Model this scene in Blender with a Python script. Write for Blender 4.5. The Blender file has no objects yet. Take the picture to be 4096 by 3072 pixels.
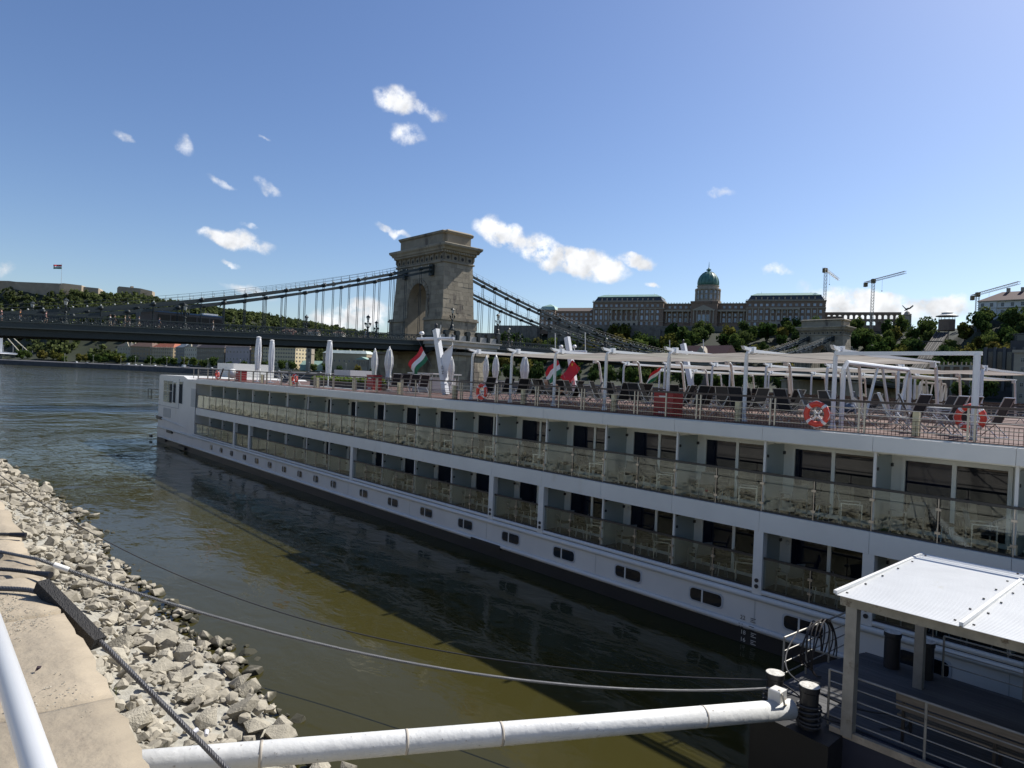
import bpy, bmesh, math, random
import numpy as np
from mathutils import Vector, Matrix
random.seed(7); rng = np.random.default_rng(7)
scene = bpy.context.scene
C = scene.collection
R = math.radians
PI = math.pi

# ------------------------------------------------------------------ camera
YAW, PITCH, ROLL, FPX = R(42.166), R(-0.3676), R(2.4), 671.0
CAM = Vector((0, 0, 7.4))
f0 = Vector((math.sin(YAW), math.cos(YAW), 0))
fw = f0 * math.cos(PITCH) + Vector((0, 0, 1)) * math.sin(PITCH)
r0 = Vector((math.cos(YAW), -math.sin(YAW), 0)); u0 = r0.cross(fw)
cr = r0 * math.cos(ROLL) + u0 * math.sin(ROLL); cu = u0 * math.cos(ROLL) - r0 * math.sin(ROLL)
cam = bpy.data.cameras.new('camera'); cam.sensor_width = 36; cam.lens = FPX / 1024 * 36
cam.clip_start = .05; cam.clip_end = 9000
co = bpy.data.objects.new('camera', cam); C.objects.link(co)
mw = Matrix((cr, cu, -fw)).transposed().to_4x4(); mw.translation = CAM
co.matrix_world = mw
scene.camera = co

# ------------------------------------------------------------------ sky, sun, exposure
SUN = Vector((1.0, -.16, 1.06)).normalized()           # direction towards the sun
EL = math.asin(SUN.z); AZ = math.atan2(SUN.x, SUN.y)   # azimuth clockwise from +y
world = bpy.data.worlds.new('World'); scene.world = world; world.use_nodes = True
nt = world.node_tree; nt.nodes.clear()
def N(t, typ, **k):
    n = t.nodes.new(typ)
    for a, b in k.items(): setattr(n, a, b)
    return n
sky = N(nt, 'ShaderNodeTexSky', sky_type='NISHITA', sun_disc=False, sun_elevation=EL, sun_rotation=AZ,
        altitude=100, air_density=1.0, dust_density=.8, ozone_density=3.2)
bg = N(nt, 'ShaderNodeBackground'); bg.inputs[1].default_value = .080
out = N(nt, 'ShaderNodeOutputWorld')
tc = N(nt, 'ShaderNodeTexCoord')
hsv = N(nt, 'ShaderNodeHueSaturation'); hsv.inputs['Saturation'].default_value = 1.1; hsv.inputs['Hue'].default_value = .508; nt.links.new(sky.outputs[0], hsv.inputs['Color'])
def math_node(t, op, a, b=None, c=None):
    n = N(t, 'ShaderNodeMath', operation=op)
    for i, x in enumerate((a, b, c)):
        if x is None: continue
        if isinstance(x, (int, float)): n.inputs[i].default_value = x
        else: t.links.new(x, n.inputs[i])
    return n.outputs[0]
# fair-weather clouds: soft patches at fixed bearings and heights in the sky, worked out from image pixels, broken up by noise (azimuth, elevation, half width, half height, tilt in degrees; density)
CLOUDS = [(31.53, 21.86, 1.97, 1.26, 2.4, 1),(33.63, 21.48, 2.02, 0.58, 20.4, 0.75),(32.68, 19.46, 1.66, 0.9, 10.4, 0.72),
 (15.69, 16.21, 0.9, 0.58, 42.4, 0.5),(18.19, 14.16, 1.48, 0.36, 17.4, 0.6),(21.67, 14.11, 1.34, 0.45, 30.4, 0.58),
 (21.25, 17.65, 0.67, 0.18, 22.4, 0.35),(19.43, 10.01, 3.03, 0.94, 5.4, 1.2),(19.17, 8.08, 1.03, 0.27, 10.4, 0.7),(20.54, 11.09, 0.9, 0.22, 2.4, 0.55),
 (41.26, 11.92, 3.36, 1.3, 24.4, 1.25),(44.29, 10.81, 2.91, 1.57, 22.4, 1.35),(46.66, 10.22, 2.69, 1.26, 16.4, 1.3),
 (48.89, 9.86, 3.14, 1.48, 10.4, 1.3),(52.12, 10.45, 2.06, 0.81, 10.4, 1.15),(31.56, 11.82, 2.02, 0.4, 18.4, 0.7),
 (11.58, 16.15, 0.99, 0.4, 20.4, 0.55),(63.36, 9.51, 1.39, 0.45, 6.4, 0.8),(64.28, 9.4, 0.9, 0.4, 12.4, 0.6),(58.91, 15.62, 1.48, 0.45, -5.6, 0.6),
 (58.14, 15.42, 0.67, 0.36, 2.4, 0.6),(69.49, 6.59, 5.38, 1.48, 6.4, 1.4),(67.42, 6.86, 2.69, 1.34, 2.4, 1.2),(71.3, 6.67, 2.69, 1.21, 8.4, 1.2),
 (74.76, 6.55, 2.13, 1.03, 2.4, 1.2),(29.19, 4.73, 2.91, 1.68, -3.6, 1.25),(27, 4.08, 2.47, 1.34, 2.4, 1),(20.58, 6.06, 2.69, 0.58, 8.4, 0.5),
 (53.66, 8.22, 0.81, 0.27, 6.4, 0.8),(65.33, 8.22, 0.99, 0.81, 32.4, 0.5),(4.74, 6.04, 0.67, 0.49, 2.4, 0.7),(73.21, 6.85, 0.67, 0.31, 2.4, 0.7)]
def bearing(az, el): return Vector((math.sin(R(az)) * math.cos(R(el)), math.cos(R(az)) * math.cos(R(el)), math.sin(R(el))))
dirv = tc.outputs['Generated']
nrm = N(nt, 'ShaderNodeVectorMath', operation='NORMALIZE'); nt.links.new(dirv, nrm.inputs[0]); dirv = nrm.outputs[0]
nz = N(nt, 'ShaderNodeTexNoise'); nz.inputs['Scale'].default_value = 24; nz.inputs['Detail'].default_value = 8; nz.inputs['Roughness'].default_value = .66
nt.links.new(dirv, nz.inputs['Vector'])
wv = N(nt, 'ShaderNodeTexNoise'); wv.inputs['Scale'].default_value = 34; wv.inputs['Detail'].default_value = 5
nt.links.new(dirv, wv.inputs['Vector'])
wa = N(nt, 'ShaderNodeVectorMath', operation='MULTIPLY_ADD'); nt.links.new(wv.outputs['Color'], wa.inputs[0]); wa.inputs[1].default_value = (.03, .03, .03); nt.links.new(dirv, wa.inputs[2])
dw = wa.outputs[0]
OFFS = Vector((.015, .015, .015))
tot = None
for (az, el, hw, hh, tilt, dens) in CLOUDS:
    c = bearing(az, el); e1 = Vector((c.y, -c.x, 0)).normalized(); e2 = e1.cross(c)
    ta = R(tilt)   # clockwise tilt on the sky
    a1 = e1 * math.cos(ta) - e2 * math.sin(ta); a2 = e1 * math.sin(ta) + e2 * math.cos(ta)
    ra, rb = R(hw), R(hh)
    cc = c + OFFS
    ps = []
    for ax, rr in ((a1, ra), (a2, rb)):
        d = N(nt, 'ShaderNodeVectorMath', operation='DOT_PRODUCT'); nt.links.new(dw, d.inputs[0]); d.inputs[1].default_value = ax / rr
        ps.append(math_node(nt, 'SUBTRACT', d.outputs['Value'], cc.dot(ax) / rr))
    r2 = math_node(nt, 'MULTIPLY_ADD', ps[0], ps[0], math_node(nt, 'MULTIPLY', ps[1], ps[1]))
    val = math_node(nt, 'MULTIPLY', math_node(nt, 'SUBTRACT', 1.0, r2), dens)
    tot = val if tot is None else math_node(nt, 'MAXIMUM', tot, val)
tot = math_node(nt, 'MAXIMUM', tot, 0.0)
nn = math_node(nt, 'MULTIPLY_ADD', nz.outputs['Fac'], 3.6, -1.0)
mk = math_node(nt, 'MULTIPLY', tot, nn)
mr = N(nt, 'ShaderNodeMapRange', interpolation_type='SMOOTHSTEP'); nt.links.new(mk, mr.inputs['Value'])
mr.inputs['From Min'].default_value = .06; mr.inputs['From Max'].default_value = .9; mr.inputs['To Max'].default_value = .96
cr2 = N(nt, 'ShaderNodeMapRange'); nt.links.new(wv.outputs['Fac'], cr2.inputs['Value'])
cr2.inputs['From Min'].default_value = .3; cr2.inputs['From Max'].default_value = .65; cr2.inputs['To Min'].default_value = 5.5; cr2.inputs['To Max'].default_value = 9.0
cmb = N(nt, 'ShaderNodeCombineColor')
nt.links.new(math_node(nt, 'MULTIPLY', cr2.outputs[0], .97), cmb.inputs[0]); nt.links.new(math_node(nt, 'MULTIPLY', cr2.outputs[0], .98), cmb.inputs[1]); nt.links.new(cr2.outputs[0], cmb.inputs[2])
mx = N(nt, 'ShaderNodeMix', data_type='RGBA')
nt.links.new(mr.outputs[0], mx.inputs['Factor']); nt.links.new(hsv.outputs[0], mx.inputs[6]); nt.links.new(cmb.outputs[0], mx.inputs[7])
bg2 = N(nt, 'ShaderNodeBackground'); bg2.inputs[1].default_value = bg.inputs[1].default_value
nt.links.new(hsv.outputs[0], bg.inputs[0]); nt.links.new(mx.outputs[2], bg2.inputs[0])
gd = N(nt, 'ShaderNodeVectorMath', operation='DOT_PRODUCT'); nt.links.new(dirv, gd.inputs[0]); gd.inputs[1].default_value = bearing(41.6, 13.0)   # all clouds lie within this cone; elsewhere plain sky
ms_ = N(nt, 'ShaderNodeMixShader'); nt.links.new(math_node(nt, 'GREATER_THAN', gd.outputs['Value'], .70), ms_.inputs[0])
nt.links.new(bg.outputs[0], ms_.inputs[1]); nt.links.new(bg2.outputs[0], ms_.inputs[2]); nt.links.new(ms_.outputs[0], out.inputs[0])
sl = bpy.data.lights.new('sun', 'SUN'); sl.energy = 4.1; sl.angle = R(.53); sl.color = (1, .965, .905)
so = bpy.data.objects.new('sun', sl); C.objects.link(so); so.location = (200, -60, 220)
so.rotation_euler = SUN.to_track_quat('Z', 'Y').to_euler()
vs = scene.view_settings; vs.view_transform = 'Standard'; vs.look = 'None'; vs.gamma = 1; vs.use_curve_mapping = False
vs.exposure = .72
scene.cycles.max_bounces = 8; scene.cycles.transparent_max_bounces = 24; scene.cycles.caustics_reflective = False; scene.cycles.caustics_refractive = False

# ------------------------------------------------------------------ materials
MATS = {}
def mat(name, col, rough=.6, var=.12, scale=3.0, rnd=0.0, bump=0.0, bscale=None, metal=0.0, spec=.5, detail=4, stain=None, stretch=None, coat=0.0):
    if name in MATS: return MATS[name]
    m = bpy.data.materials.new(name); m.use_nodes = True; t = m.node_tree; b = t.nodes['Principled BSDF']
    b.inputs['Roughness'].default_value = rough; b.inputs['Metallic'].default_value = metal; b.inputs['Specular IOR Level'].default_value = spec
    if coat: b.inputs['Coat Weight'].default_value = coat; b.inputs['Coat Roughness'].default_value = .1
    tcn = N(t, 'ShaderNodeTexCoord'); src = tcn.outputs['Object']
    if stretch:
        mp = N(t, 'ShaderNodeMapping'); t.links.new(src, mp.inputs[0]); mp.inputs['Scale'].default_value = stretch; src = mp.outputs[0]
    no = N(t, 'ShaderNodeTexNoise'); no.inputs['Scale'].default_value = scale; no.inputs['Detail'].default_value = detail; no.inputs['Roughness'].default_value = .6
    t.links.new(src, no.inputs['Vector'])
    mrn = N(t, 'ShaderNodeMapRange'); t.links.new(no.outputs['Fac'], mrn.inputs['Value'])
    mrn.inputs['From Min'].default_value = .28; mrn.inputs['From Max'].default_value = .72; mrn.inputs['To Min'].default_value = 1 - var; mrn.inputs['To Max'].default_value = 1 + var
    v = mrn.outputs[0]
    if rnd:
        oi = N(t, 'ShaderNodeObjectInfo')
        rr = N(t, 'ShaderNodeMapRange'); t.links.new(oi.outputs['Random'], rr.inputs['Value']); rr.inputs['To Min'].default_value = 1 - rnd; rr.inputs['To Max'].default_value = 1 + rnd
        v = math_node(t, 'MULTIPLY', v, rr.outputs[0])
    sc = N(t, 'ShaderNodeVectorMath', operation='SCALE'); sc.inputs[0].default_value = col[:3]; t.links.new(v, sc.inputs['Scale'])
    colout = sc.outputs[0]
    if stain:
        n2 = N(t, 'ShaderNodeTexNoise'); n2.inputs['Scale'].default_value = stain[1]; n2.inputs['Detail'].default_value = 7; n2.inputs['Roughness'].default_value = .7
        sv = src
        if len(stain) > 3:
            mp2 = N(t, 'ShaderNodeMapping'); t.links.new(tcn.outputs['Object'], mp2.inputs[0]); mp2.inputs['Scale'].default_value = stain[3]; sv = mp2.outputs[0]
        t.links.new(sv, n2.inputs['Vector'])
        r2 = N(t, 'ShaderNodeMapRange', interpolation_type='SMOOTHSTEP'); t.links.new(n2.outputs['Fac'], r2.inputs['Value'])
        r2.inputs['From Min'].default_value = stain[2]; r2.inputs['From Max'].default_value = stain[2] + .12
        mm = N(t, 'ShaderNodeMix', data_type='RGBA'); t.links.new(r2.outputs[0], mm.inputs['Factor']); t.links.new(colout, mm.inputs[6]); mm.inputs[7].default_value = (*stain[0], 1)
        colout = mm.outputs[2]
    t.links.new(colout, b.inputs['Base Color'])
    if bump:
        bn = N(t, 'ShaderNodeTexNoise'); bn.inputs['Scale'].default_value = bscale or scale * 3; bn.inputs['Detail'].default_value = 6
        t.links.new(src, bn.inputs['Vector'])
        bp = N(t, 'ShaderNodeBump'); bp.inputs['Strength'].default_value = bump; bp.inputs['Distance'].default_value = .05
        t.links.new(bn.outputs['Fac'], bp.inputs['Height']); t.links.new(bp.outputs[0], b.inputs['Normal'])
    MATS[name] = m; return m
def glass_mat(name, tint=(.8, .85, .83), ior=1.5, rough=.0):
    if name in MATS: return MATS[name]
    m = bpy.data.materials.new(name); m.use_nodes = True; t = m.node_tree; t.nodes.clear()
    o = N(t, 'ShaderNodeOutputMaterial'); mixs = N(t, 'ShaderNodeMixShader'); tr = N(t, 'ShaderNodeBsdfTransparent'); gl = N(t, 'ShaderNodeBsdfGlossy')
    tr.inputs[0].default_value = (*tint, 1); gl.inputs['Roughness'].default_value = rough; gl.inputs['Color'].default_value = (.78, .82, .79, 1)
    # thin pane: reflectance of a flat sheet, the same from either side
    g = N(t, 'ShaderNodeNewGeometry'); d = N(t, 'ShaderNodeVectorMath', operation='DOT_PRODUCT'); t.links.new(g.outputs['Normal'], d.inputs[0]); t.links.new(g.outputs['Incoming'], d.inputs[1])
    k = math_node(t, 'POWER', math_node(t, 'SUBTRACT', 1.0, math_node(t, 'ABSOLUTE', d.outputs['Value'])), 5.0); f = ((ior - 1) / (ior + 1)) ** 2
    t.links.new(math_node(t, 'MULTIPLY_ADD', k, 1 - f, f), mixs.inputs[0]); t.links.new(tr.outputs[0], mixs.inputs[1]); t.links.new(gl.outputs[0], mixs.inputs[2]); t.links.new(mixs.outputs[0], o.inputs[0])
    MATS[name] = m; return m
def leaf_mat(name, col, trans=.35, rnd=.25):
    m = bpy.data.materials.new(name); m.use_nodes = True; t = m.node_tree; t.nodes.clear()
    o = N(t, 'ShaderNodeOutputMaterial'); mixs = N(t, 'ShaderNodeMixShader'); d = N(t, 'ShaderNodeBsdfDiffuse'); tl = N(t, 'ShaderNodeBsdfTranslucent')
    oi = N(t, 'ShaderNodeObjectInfo'); tcn = N(t, 'ShaderNodeTexCoord'); no = N(t, 'ShaderNodeTexNoise'); no.inputs['Scale'].default_value = .55; no.inputs['Detail'].default_value = 3
    t.links.new(tcn.outputs['Object'], no.inputs['Vector'])
    a = math_node(t, 'MULTIPLY_ADD', no.outputs['Fac'], 1.1, .45)
    b = math_node(t, 'MULTIPLY_ADD', oi.outputs['Random'], rnd * 2, 1 - rnd)
    s = N(t, 'ShaderNodeVectorMath', operation='SCALE'); s.inputs[0].default_value = col; t.links.new(math_node(t, 'MULTIPLY', a, b), s.inputs['Scale'])
    hs = N(t, 'ShaderNodeHueSaturation'); t.links.new(s.outputs[0], hs.inputs['Color'])
    t.links.new(math_node(t, 'MULTIPLY_ADD', oi.outputs['Random'], -.05, .52), hs.inputs['Hue'])
    t.links.new(hs.outputs[0], d.inputs[0]); t.links.new(hs.outputs[0], tl.inputs[0]); mixs.inputs[0].default_value = trans
    t.links.new(d.outputs[0], mixs.inputs[1]); t.links.new(tl.outputs[0], mixs.inputs[2]); t.links.new(mixs.outputs[0], o.inputs[0])
    MATS[name] = m; return m

# ------------------------------------------------------------------ mesh building
class MB:
    def __init__(s): s.v = []; s.f = []; s.mi = []; s.cur = 0
    def _f(s, *fs):
        for f in fs: s.f.append(tuple(f)); s.mi.append(s.cur)
    def box(s, x0, x1, y0, y1, z0, z1):
        n = len(s.v); s.v += [(x0,y0,z0),(x1,y0,z0),(x1,y1,z0),(x0,y1,z0),(x0,y0,z1),(x1,y0,z1),(x1,y1,z1),(x0,y1,z1)]
        s._f((n,n+3,n+2,n+1),(n+4,n+5,n+6,n+7),(n,n+1,n+5,n+4),(n+1,n+2,n+6,n+5),(n+2,n+3,n+7,n+6),(n+3,n,n+4,n+7)); return s
    def beam(s, a, b, w, h, up=(0,0,1)):
        a = Vector(a); b = Vector(b); d = (b - a).normalized(); u = Vector(up)
        if abs(d.dot(u)) > .98: u = Vector((0,1,0)) if abs(d.y) < .9 else Vector((1,0,0))
        sd = d.cross(u).normalized() * (w / 2); uu = sd.cross(d).normalized() * (h / 2); n = len(s.v)
        for p in (a, b): s.v += [tuple(p - sd - uu), tuple(p + sd - uu), tuple(p + sd + uu), tuple(p - sd + uu)]
        s._f((n,n+1,n+2,n+3),(n+7,n+6,n+5,n+4)); 
        for i in range(4): j = (i + 1) % 4; s._f((n+i, n+4+i, n+4+j, n+j))
        return s
    def tube(s, pts, r, n=8, cap=True, closed=False):
        pts = [Vector(p) for p in pts]; k = len(pts); base = len(s.v); rs = r if isinstance(r, (list, tuple)) else [r] * k
        prev = None
        for i, p in enumerate(pts):
            if closed: d = (pts[(i + 1) % k] - pts[i - 1])
            else: d = (pts[min(i + 1, k - 1)] - pts[max(i - 1, 0)])
            d.normalize()
            if prev is None:
                u = Vector((0,0,1)) if abs(d.z) < .9 else Vector((1,0,0)); a = d.cross(u).normalized()
            else:
                a = (prev - d * prev.dot(d)); a = a.normalized() if a.length > 1e-6 else d.orthogonal().normalized()
            prev = a; b = d.cross(a)
            for q in range(n):
                th = 2 * PI * q / n; s.v.append(tuple(p + (a * math.cos(th) + b * math.sin(th)) * rs[i]))
        m = k if closed else k - 1
        for i in range(m):
            i2 = (i + 1) % k
            for q in range(n):
                q2 = (q + 1) % n; s._f((base+i*n+q, base+i2*n+q, base+i2*n+q2, base+i*n+q2))
        if cap and not closed:
            s._f(tuple(base + q for q in range(n))[::1], tuple(base + (k-1)*n + q for q in range(n))[::-1])
        return s
    def lathe(s, prof, n=16, c=(0,0,0), cap=True):
        base = len(s.v); k = len(prof)
        for (r, z) in prof:
            for q in range(n):
                th = 2 * PI * q / n; s.v.append((c[0] + r * math.cos(th), c[1] + r * math.sin(th), c[2] + z))
        for i in range(k - 1):
            for q in range(n):
                q2 = (q + 1) % n; s._f((base+i*n+q, base+i*n+q2, base+(i+1)*n+q2, base+(i+1)*n+q))
        if cap: s._f(tuple(base + q for q in range(n))[::-1], tuple(base + (k-1)*n + q for q in range(n)))
        return s
    def ball(s, c, r, n=8, m=5, sz=1.0):
        return s.lathe([(max(r * math.sin(PI * i / m), r * .02), -r * sz * math.cos(PI * i / m)) for i in range(m + 1)], n, c)
    def ring(s, cx, cy, levels, cap=True):
        base = len(s.v)
        for (hx, hy, z) in levels: s.v += [(cx-hx,cy-hy,z),(cx+hx,cy-hy,z),(cx+hx,cy+hy,z),(cx-hx,cy+hy,z)]
        for i in range(len(levels) - 1):
            for q in range(4): q2 = (q + 1) % 4; s._f((base+i*4+q, base+i*4+q2, base+i*4+4+q2, base+i*4+4+q))
        if cap: k = base + 4 * (len(levels) - 1); s._f((base+3,base+2,base+1,base),(k,k+1,k+2,k+3))
        return s
    def poly(s, pts):
        n = len(s.v); s.v += [tuple(p) for p in pts]; s._f(tuple(range(n, n + len(pts)))); return s
    def prism(s, pts, ext):
        n = len(s.v); k = len(pts); e = Vector(ext); s.v += [tuple(p) for p in pts] + [tuple(Vector(p) + e) for p in pts]
        s._f(tuple(range(n + k - 1, n - 1, -1)), tuple(range(n + k, n + 2 * k)))
        for i in range(k): j = (i + 1) % k; s._f((n+i, n+j, n+k+j, n+k+i))
        return s
    def map(s, fn): s.v = [fn(p) for p in s.v]; return s
    def add(s, o, loc=(0,0,0), rz=0, sc=1.0):
        n = len(s.v); c_, s_ = math.cos(rz), math.sin(rz); L = loc
        sx, sy, sz = sc if isinstance(sc, (tuple, list)) else (sc, sc, sc)
        s.v += [(L[0] + sx*x*c_ - sy*y*s_, L[1] + sx*x*s_ + sy*y*c_, L[2] + z*sz) for x, y, z in o.v]
        s.f += [tuple(i + n for i in f) for f in o.f]; s.mi += o.mi; return s
    def mesh(s, name, mats, off=(0,0,0), smooth=False):
        me = bpy.data.meshes.new(name)
        v = s.v if not any(off) else [(x - off[0], y - off[1], z - off[2]) for x, y, z in s.v]
        me.from_pydata(v, [], s.f)
        for m in (mats if isinstance(mats, (list, tuple)) else [mats]): me.materials.append(m)
        if any(s.mi): me.polygons.foreach_set('material_index', s.mi)
        if smooth: me.polygons.foreach_set('use_smooth', [True] * len(s.f))
        me.update(); return me
OFF = {}
def link(name, data, parent=None):
    o = bpy.data.objects.new(name, data); C.objects.link(o)
    if parent is not None: o.parent = parent
    return o
def tag(o, label=None, cat=None, group=None, kind=None):
    if label: o['label'] = label
    if cat: o['category'] = cat
    if group: o['group'] = group
    if kind: o['kind'] = kind
    return o
def thing(name, label, cat, loc=(0,0,0), rz=0, group=None, world=False, kind=None):
    o = link(name, None); o.location = loc; o.rotation_euler = (0,0,rz); o.empty_display_size = .3
    OFF[o] = tuple(loc) if world else (0,0,0)
    return tag(o, label, cat, group, kind)
def part(mb, name, m, parent, smooth=False, kind=None, label=None):
    off = OFF.get(parent, (0,0,0)); o = link(name, mb.mesh(name, m, off, smooth), parent); OFF[o] = off
    return tag(o, label, None, None, kind)
def solo(mb, name, m, label, cat, loc=(0,0,0), rz=0, group=None, smooth=False, kind=None, world=True):
    o = link(name, mb.mesh(name, m, loc if world else (0,0,0), smooth)); o.location = loc; o.rotation_euler = (0,0,rz)
    OFF[o] = tuple(loc) if world else (0,0,0)
    return tag(o, label, cat, group, kind)
def inst(me, name, parent, loc=(0,0,0), rz=0, scale=None, rot=None):
    o = link(name, me, parent); off = OFF.get(parent, (0,0,0))
    o.location = (loc[0]-off[0], loc[1]-off[1], loc[2]-off[2]); o.rotation_euler = rot or (0,0,rz)
    if scale: o.scale = scale if isinstance(scale, (tuple, list)) else (scale,) * 3
    return o
def dup(root, loc, rz=0, label=None, scale=None, group=None):
    r = root.copy(); C.objects.link(r); r.location = loc; r.rotation_euler = (0,0,rz)
    if scale: r.scale = scale if isinstance(scale, (tuple, list)) else (scale,) * 3
    if label: r['label'] = label
    if group: r['group'] = group
    def rec(a, b):
        for ch in list(a.children):
            k = ch.copy(); C.objects.link(k); k.parent = b; rec(ch, k)
    rec(root, r); return r
# ------------------------------------------------------------------ water
def water_mat():
    m = bpy.data.materials.new('river_water'); m.use_nodes = True; t = m.node_tree; b = t.nodes['Principled BSDF']
    b.inputs['Base Color'].default_value = (.038, .034, .010, 1); b.inputs['Roughness'].default_value = .06; b.inputs['IOR'].default_value = 1.24
    g = N(t, 'ShaderNodeNewGeometry')
    def nz_(sx, sy, scale, det, off=0):
        mp = N(t, 'ShaderNodeMapping'); t.links.new(g.outputs['Position'], mp.inputs[0]); mp.inputs['Scale'].default_value = (sx, sy, 1); mp.inputs['Rotation'].default_value = (0, 0, R(-20 + off))
        n = N(t, 'ShaderNodeTexNoise'); n.inputs['Scale'].default_value = scale; n.inputs['Detail'].default_value = det; n.inputs['Distortion'].default_value = .6
        t.links.new(mp.outputs[0], n.inputs['Vector']); return n.outputs['Fac']
    a = nz_(1, .5, 1.1, 3); c = nz_(.9, .55, .22, 3, 15)
    gust = N(t, 'ShaderNodeTexNoise'); gust.inputs['Scale'].default_value = .035; gust.inputs['Detail'].default_value = 3; t.links.new(g.outputs['Position'], gust.inputs['Vector'])
    gm = N(t, 'ShaderNodeMapRange', interpolation_type='SMOOTHSTEP'); t.links.new(gust.outputs['Fac'], gm.inputs['Value']); gm.inputs['From Min'].default_value = .38; gm.inputs['From Max'].default_value = .62; gm.inputs['To Min'].default_value = .35; gm.inputs['To Max'].default_value = 1.0
    # the open stream is choppier than the slack water between the ship and the bank
    sx = N(t, 'ShaderNodeSeparateXYZ'); t.links.new(g.outputs['Position'], sx.inputs[0])
    ys = N(t, 'ShaderNodeMapRange', interpolation_type='SMOOTHSTEP'); t.links.new(sx.outputs['Y'], ys.inputs['Value']); ys.inputs['From Min'].default_value = 15; ys.inputs['From Max'].default_value = 70; ys.inputs['To Min'].default_value = .3; ys.inputs['To Max'].default_value = 1.0
    xs_ = N(t, 'ShaderNodeMapRange', interpolation_type='SMOOTHSTEP'); t.links.new(sx.outputs['X'], xs_.inputs['Value']); xs_.inputs['From Min'].default_value = 8.5; xs_.inputs['From Max'].default_value = 13; xs_.inputs['To Min'].default_value = 0; xs_.inputs['To Max'].default_value = .55
    f3 = nz_(1, .6, 3.4, 3, 40)
    h = math_node(t, 'MULTIPLY_ADD', c, 2.2, math_node(t, 'MULTIPLY_ADD', f3, .16, math_node(t, 'MULTIPLY', a, .6)))
    y2 = N(t, 'ShaderNodeMapRange'); t.links.new(sx.outputs['Y'], y2.inputs['Value']); y2.inputs['From Min'].default_value = 60; y2.inputs['From Max'].default_value = 260; y2.inputs['To Min'].default_value = 1.1; y2.inputs['To Max'].default_value = 5.0
    amp = math_node(t, 'MULTIPLY', math_node(t, 'MULTIPLY', gm.outputs[0], math_node(t, 'MAXIMUM', ys.outputs[0], xs_.outputs[0])), y2.outputs[0])
    h = math_node(t, 'MULTIPLY', h, amp)
    bp = N(t, 'ShaderNodeBump'); bp.inputs['Strength'].default_value = .5; bp.inputs['Distance'].default_value = .3
    t.links.new(h, bp.inputs['Height']); t.links.new(bp.outputs[0], b.inputs['Normal'])
    return m
solo(MB().poly([(-60,-400,0),(2600,-400,0),(2600,3000,0),(-900,3000,0),(-900,150,0),(-60,150,0)]), 'water', water_mat(), None, None, kind='structure')

# ------------------------------------------------------------------ Buda terrain
BY = [-600, 0, 250, 400, 560, 732, 905, 987, 1035, 1130, 1300, 1700, 2400]; BX = [374, 374, 374, 350, 300, 212, 180, 128, 87, 74, 20, -200, -500]
def bank(y): return float(np.interp(y, BY, BX))
CA = R(24.8); CD = Vector((552, 345, 0)); CT = Vector((-math.sin(CA), math.cos(CA), 0)); CN = Vector((-math.cos(CA), -math.sin(CA), 0))
ctrl = []
for y in range(-500, 1800, 90):
    ctrl += [(bank(y) + 14, y, 5.8), (bank(y) + 52, y, 7.5)] if y < 940 else [(bank(y) + 14, y, 6), (bank(y) + 42, y, 8)]
for s in (-170, -110, -50, 0, 50, 110, 165, 215):
    for off, z in ((-90, 58), (-40, 64), (-8, 64.5), (7, 50 if s > 44 else 61), (30, 42 if s > 44 else 52), (60, 32 if s > 44 else 41), (100, 18 if s > 44 else 24), (125, 10)):
        if s > 150: z = z * .86
        p = CD + CT * s + CN * off; ctrl.append((p.x, p.y, z))
for y in (130, 60, -40, -160, -300): ctrl += [(600, y, 66), (556, y, 65), (520, y, 50), (480, y, 30), (440, y, 11), (428, y, 9)]
ctrl += [(200,1250,117),(110,1300,117),(60,1300,110),(290,1205,112),(150,1140,58),(158,1100,50),(200,1075,60),(232,1020,36),(180,1020,14),(296,1100,92),(324,1065,86),(379,1010,84),(407,985,76),(429,965,72),(457,940,67),(490,910,60),(518,885,56),(560,825,55),
 (282,800,9),(309,690,8),(345,620,9),(400,540,12),(350,850,36),(300,930,34),(420,700,24),(500,600,30),(400,1300,78),(700,1000,60),(900,500,60),(900,0,60),(900,-300,60),(900,1300,50),(200,1500,70),(1300,600,60),(40,1500,60)]
cp = np.array(ctrl, float)
def _phi(r): return r
_K = _phi(np.linalg.norm(cp[:, None, :2] - cp[None, :, :2], axis=2)); _n = len(cp)
_A = np.zeros((_n + 1, _n + 1)); _A[:_n, :_n] = _K + np.eye(_n) * -.5; _A[:_n, _n] = 1; _A[_n, :_n] = 1
_w = np.linalg.solve(_A, np.append(cp[:, 2], 0))
def terr(x, y):
    P = np.atleast_2d(np.array([x, y], float).T); K = _phi(np.linalg.norm(P[:, None, :] - cp[None, :, :2], axis=2))
    z = K @ _w[:_n] + _w[_n]; return np.maximum(z, 5.0)
ds = [0, .6, 4, 10, 18, 26, 34, 43, 52, 62] + [72 + 11 * i for i in range(45)] + [620, 760, 950, 1300, 2000]
ys = [-600, -450, -330] + list(range(-250, 1500, 11)) + [1600, 1800, 2100, 2600]
gx = np.array([[bank(y) + d for d in ds] for y in ys]); gy = np.array([[y] * len(ds) for y in ys], float)
gz = terr(gx.ravel(), gy.ravel()).reshape(gx.shape)
gz[:, 0] = -2.0; gz[:, 1] = 5.0; gz[:, 2] = 5.2; gz[:, 3] = 5.6
mb = MB(); mb.v = [tuple(p) for p in np.stack([gx.ravel(), gy.ravel(), gz.ravel()], 1)]; nd = len(ds)
mb._f(*[(i*nd+j, i*nd+j+1, (i+1)*nd+j+1, (i+1)*nd+j) for i in range(len(ys) - 1) for j in range(nd - 1)])
solo(mb, 'hills', mat('hill_ground', (.02, .026, .012), .95, .4, .05, bump=.3, bscale=.3), None, None, kind='structure', smooth=True)
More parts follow.
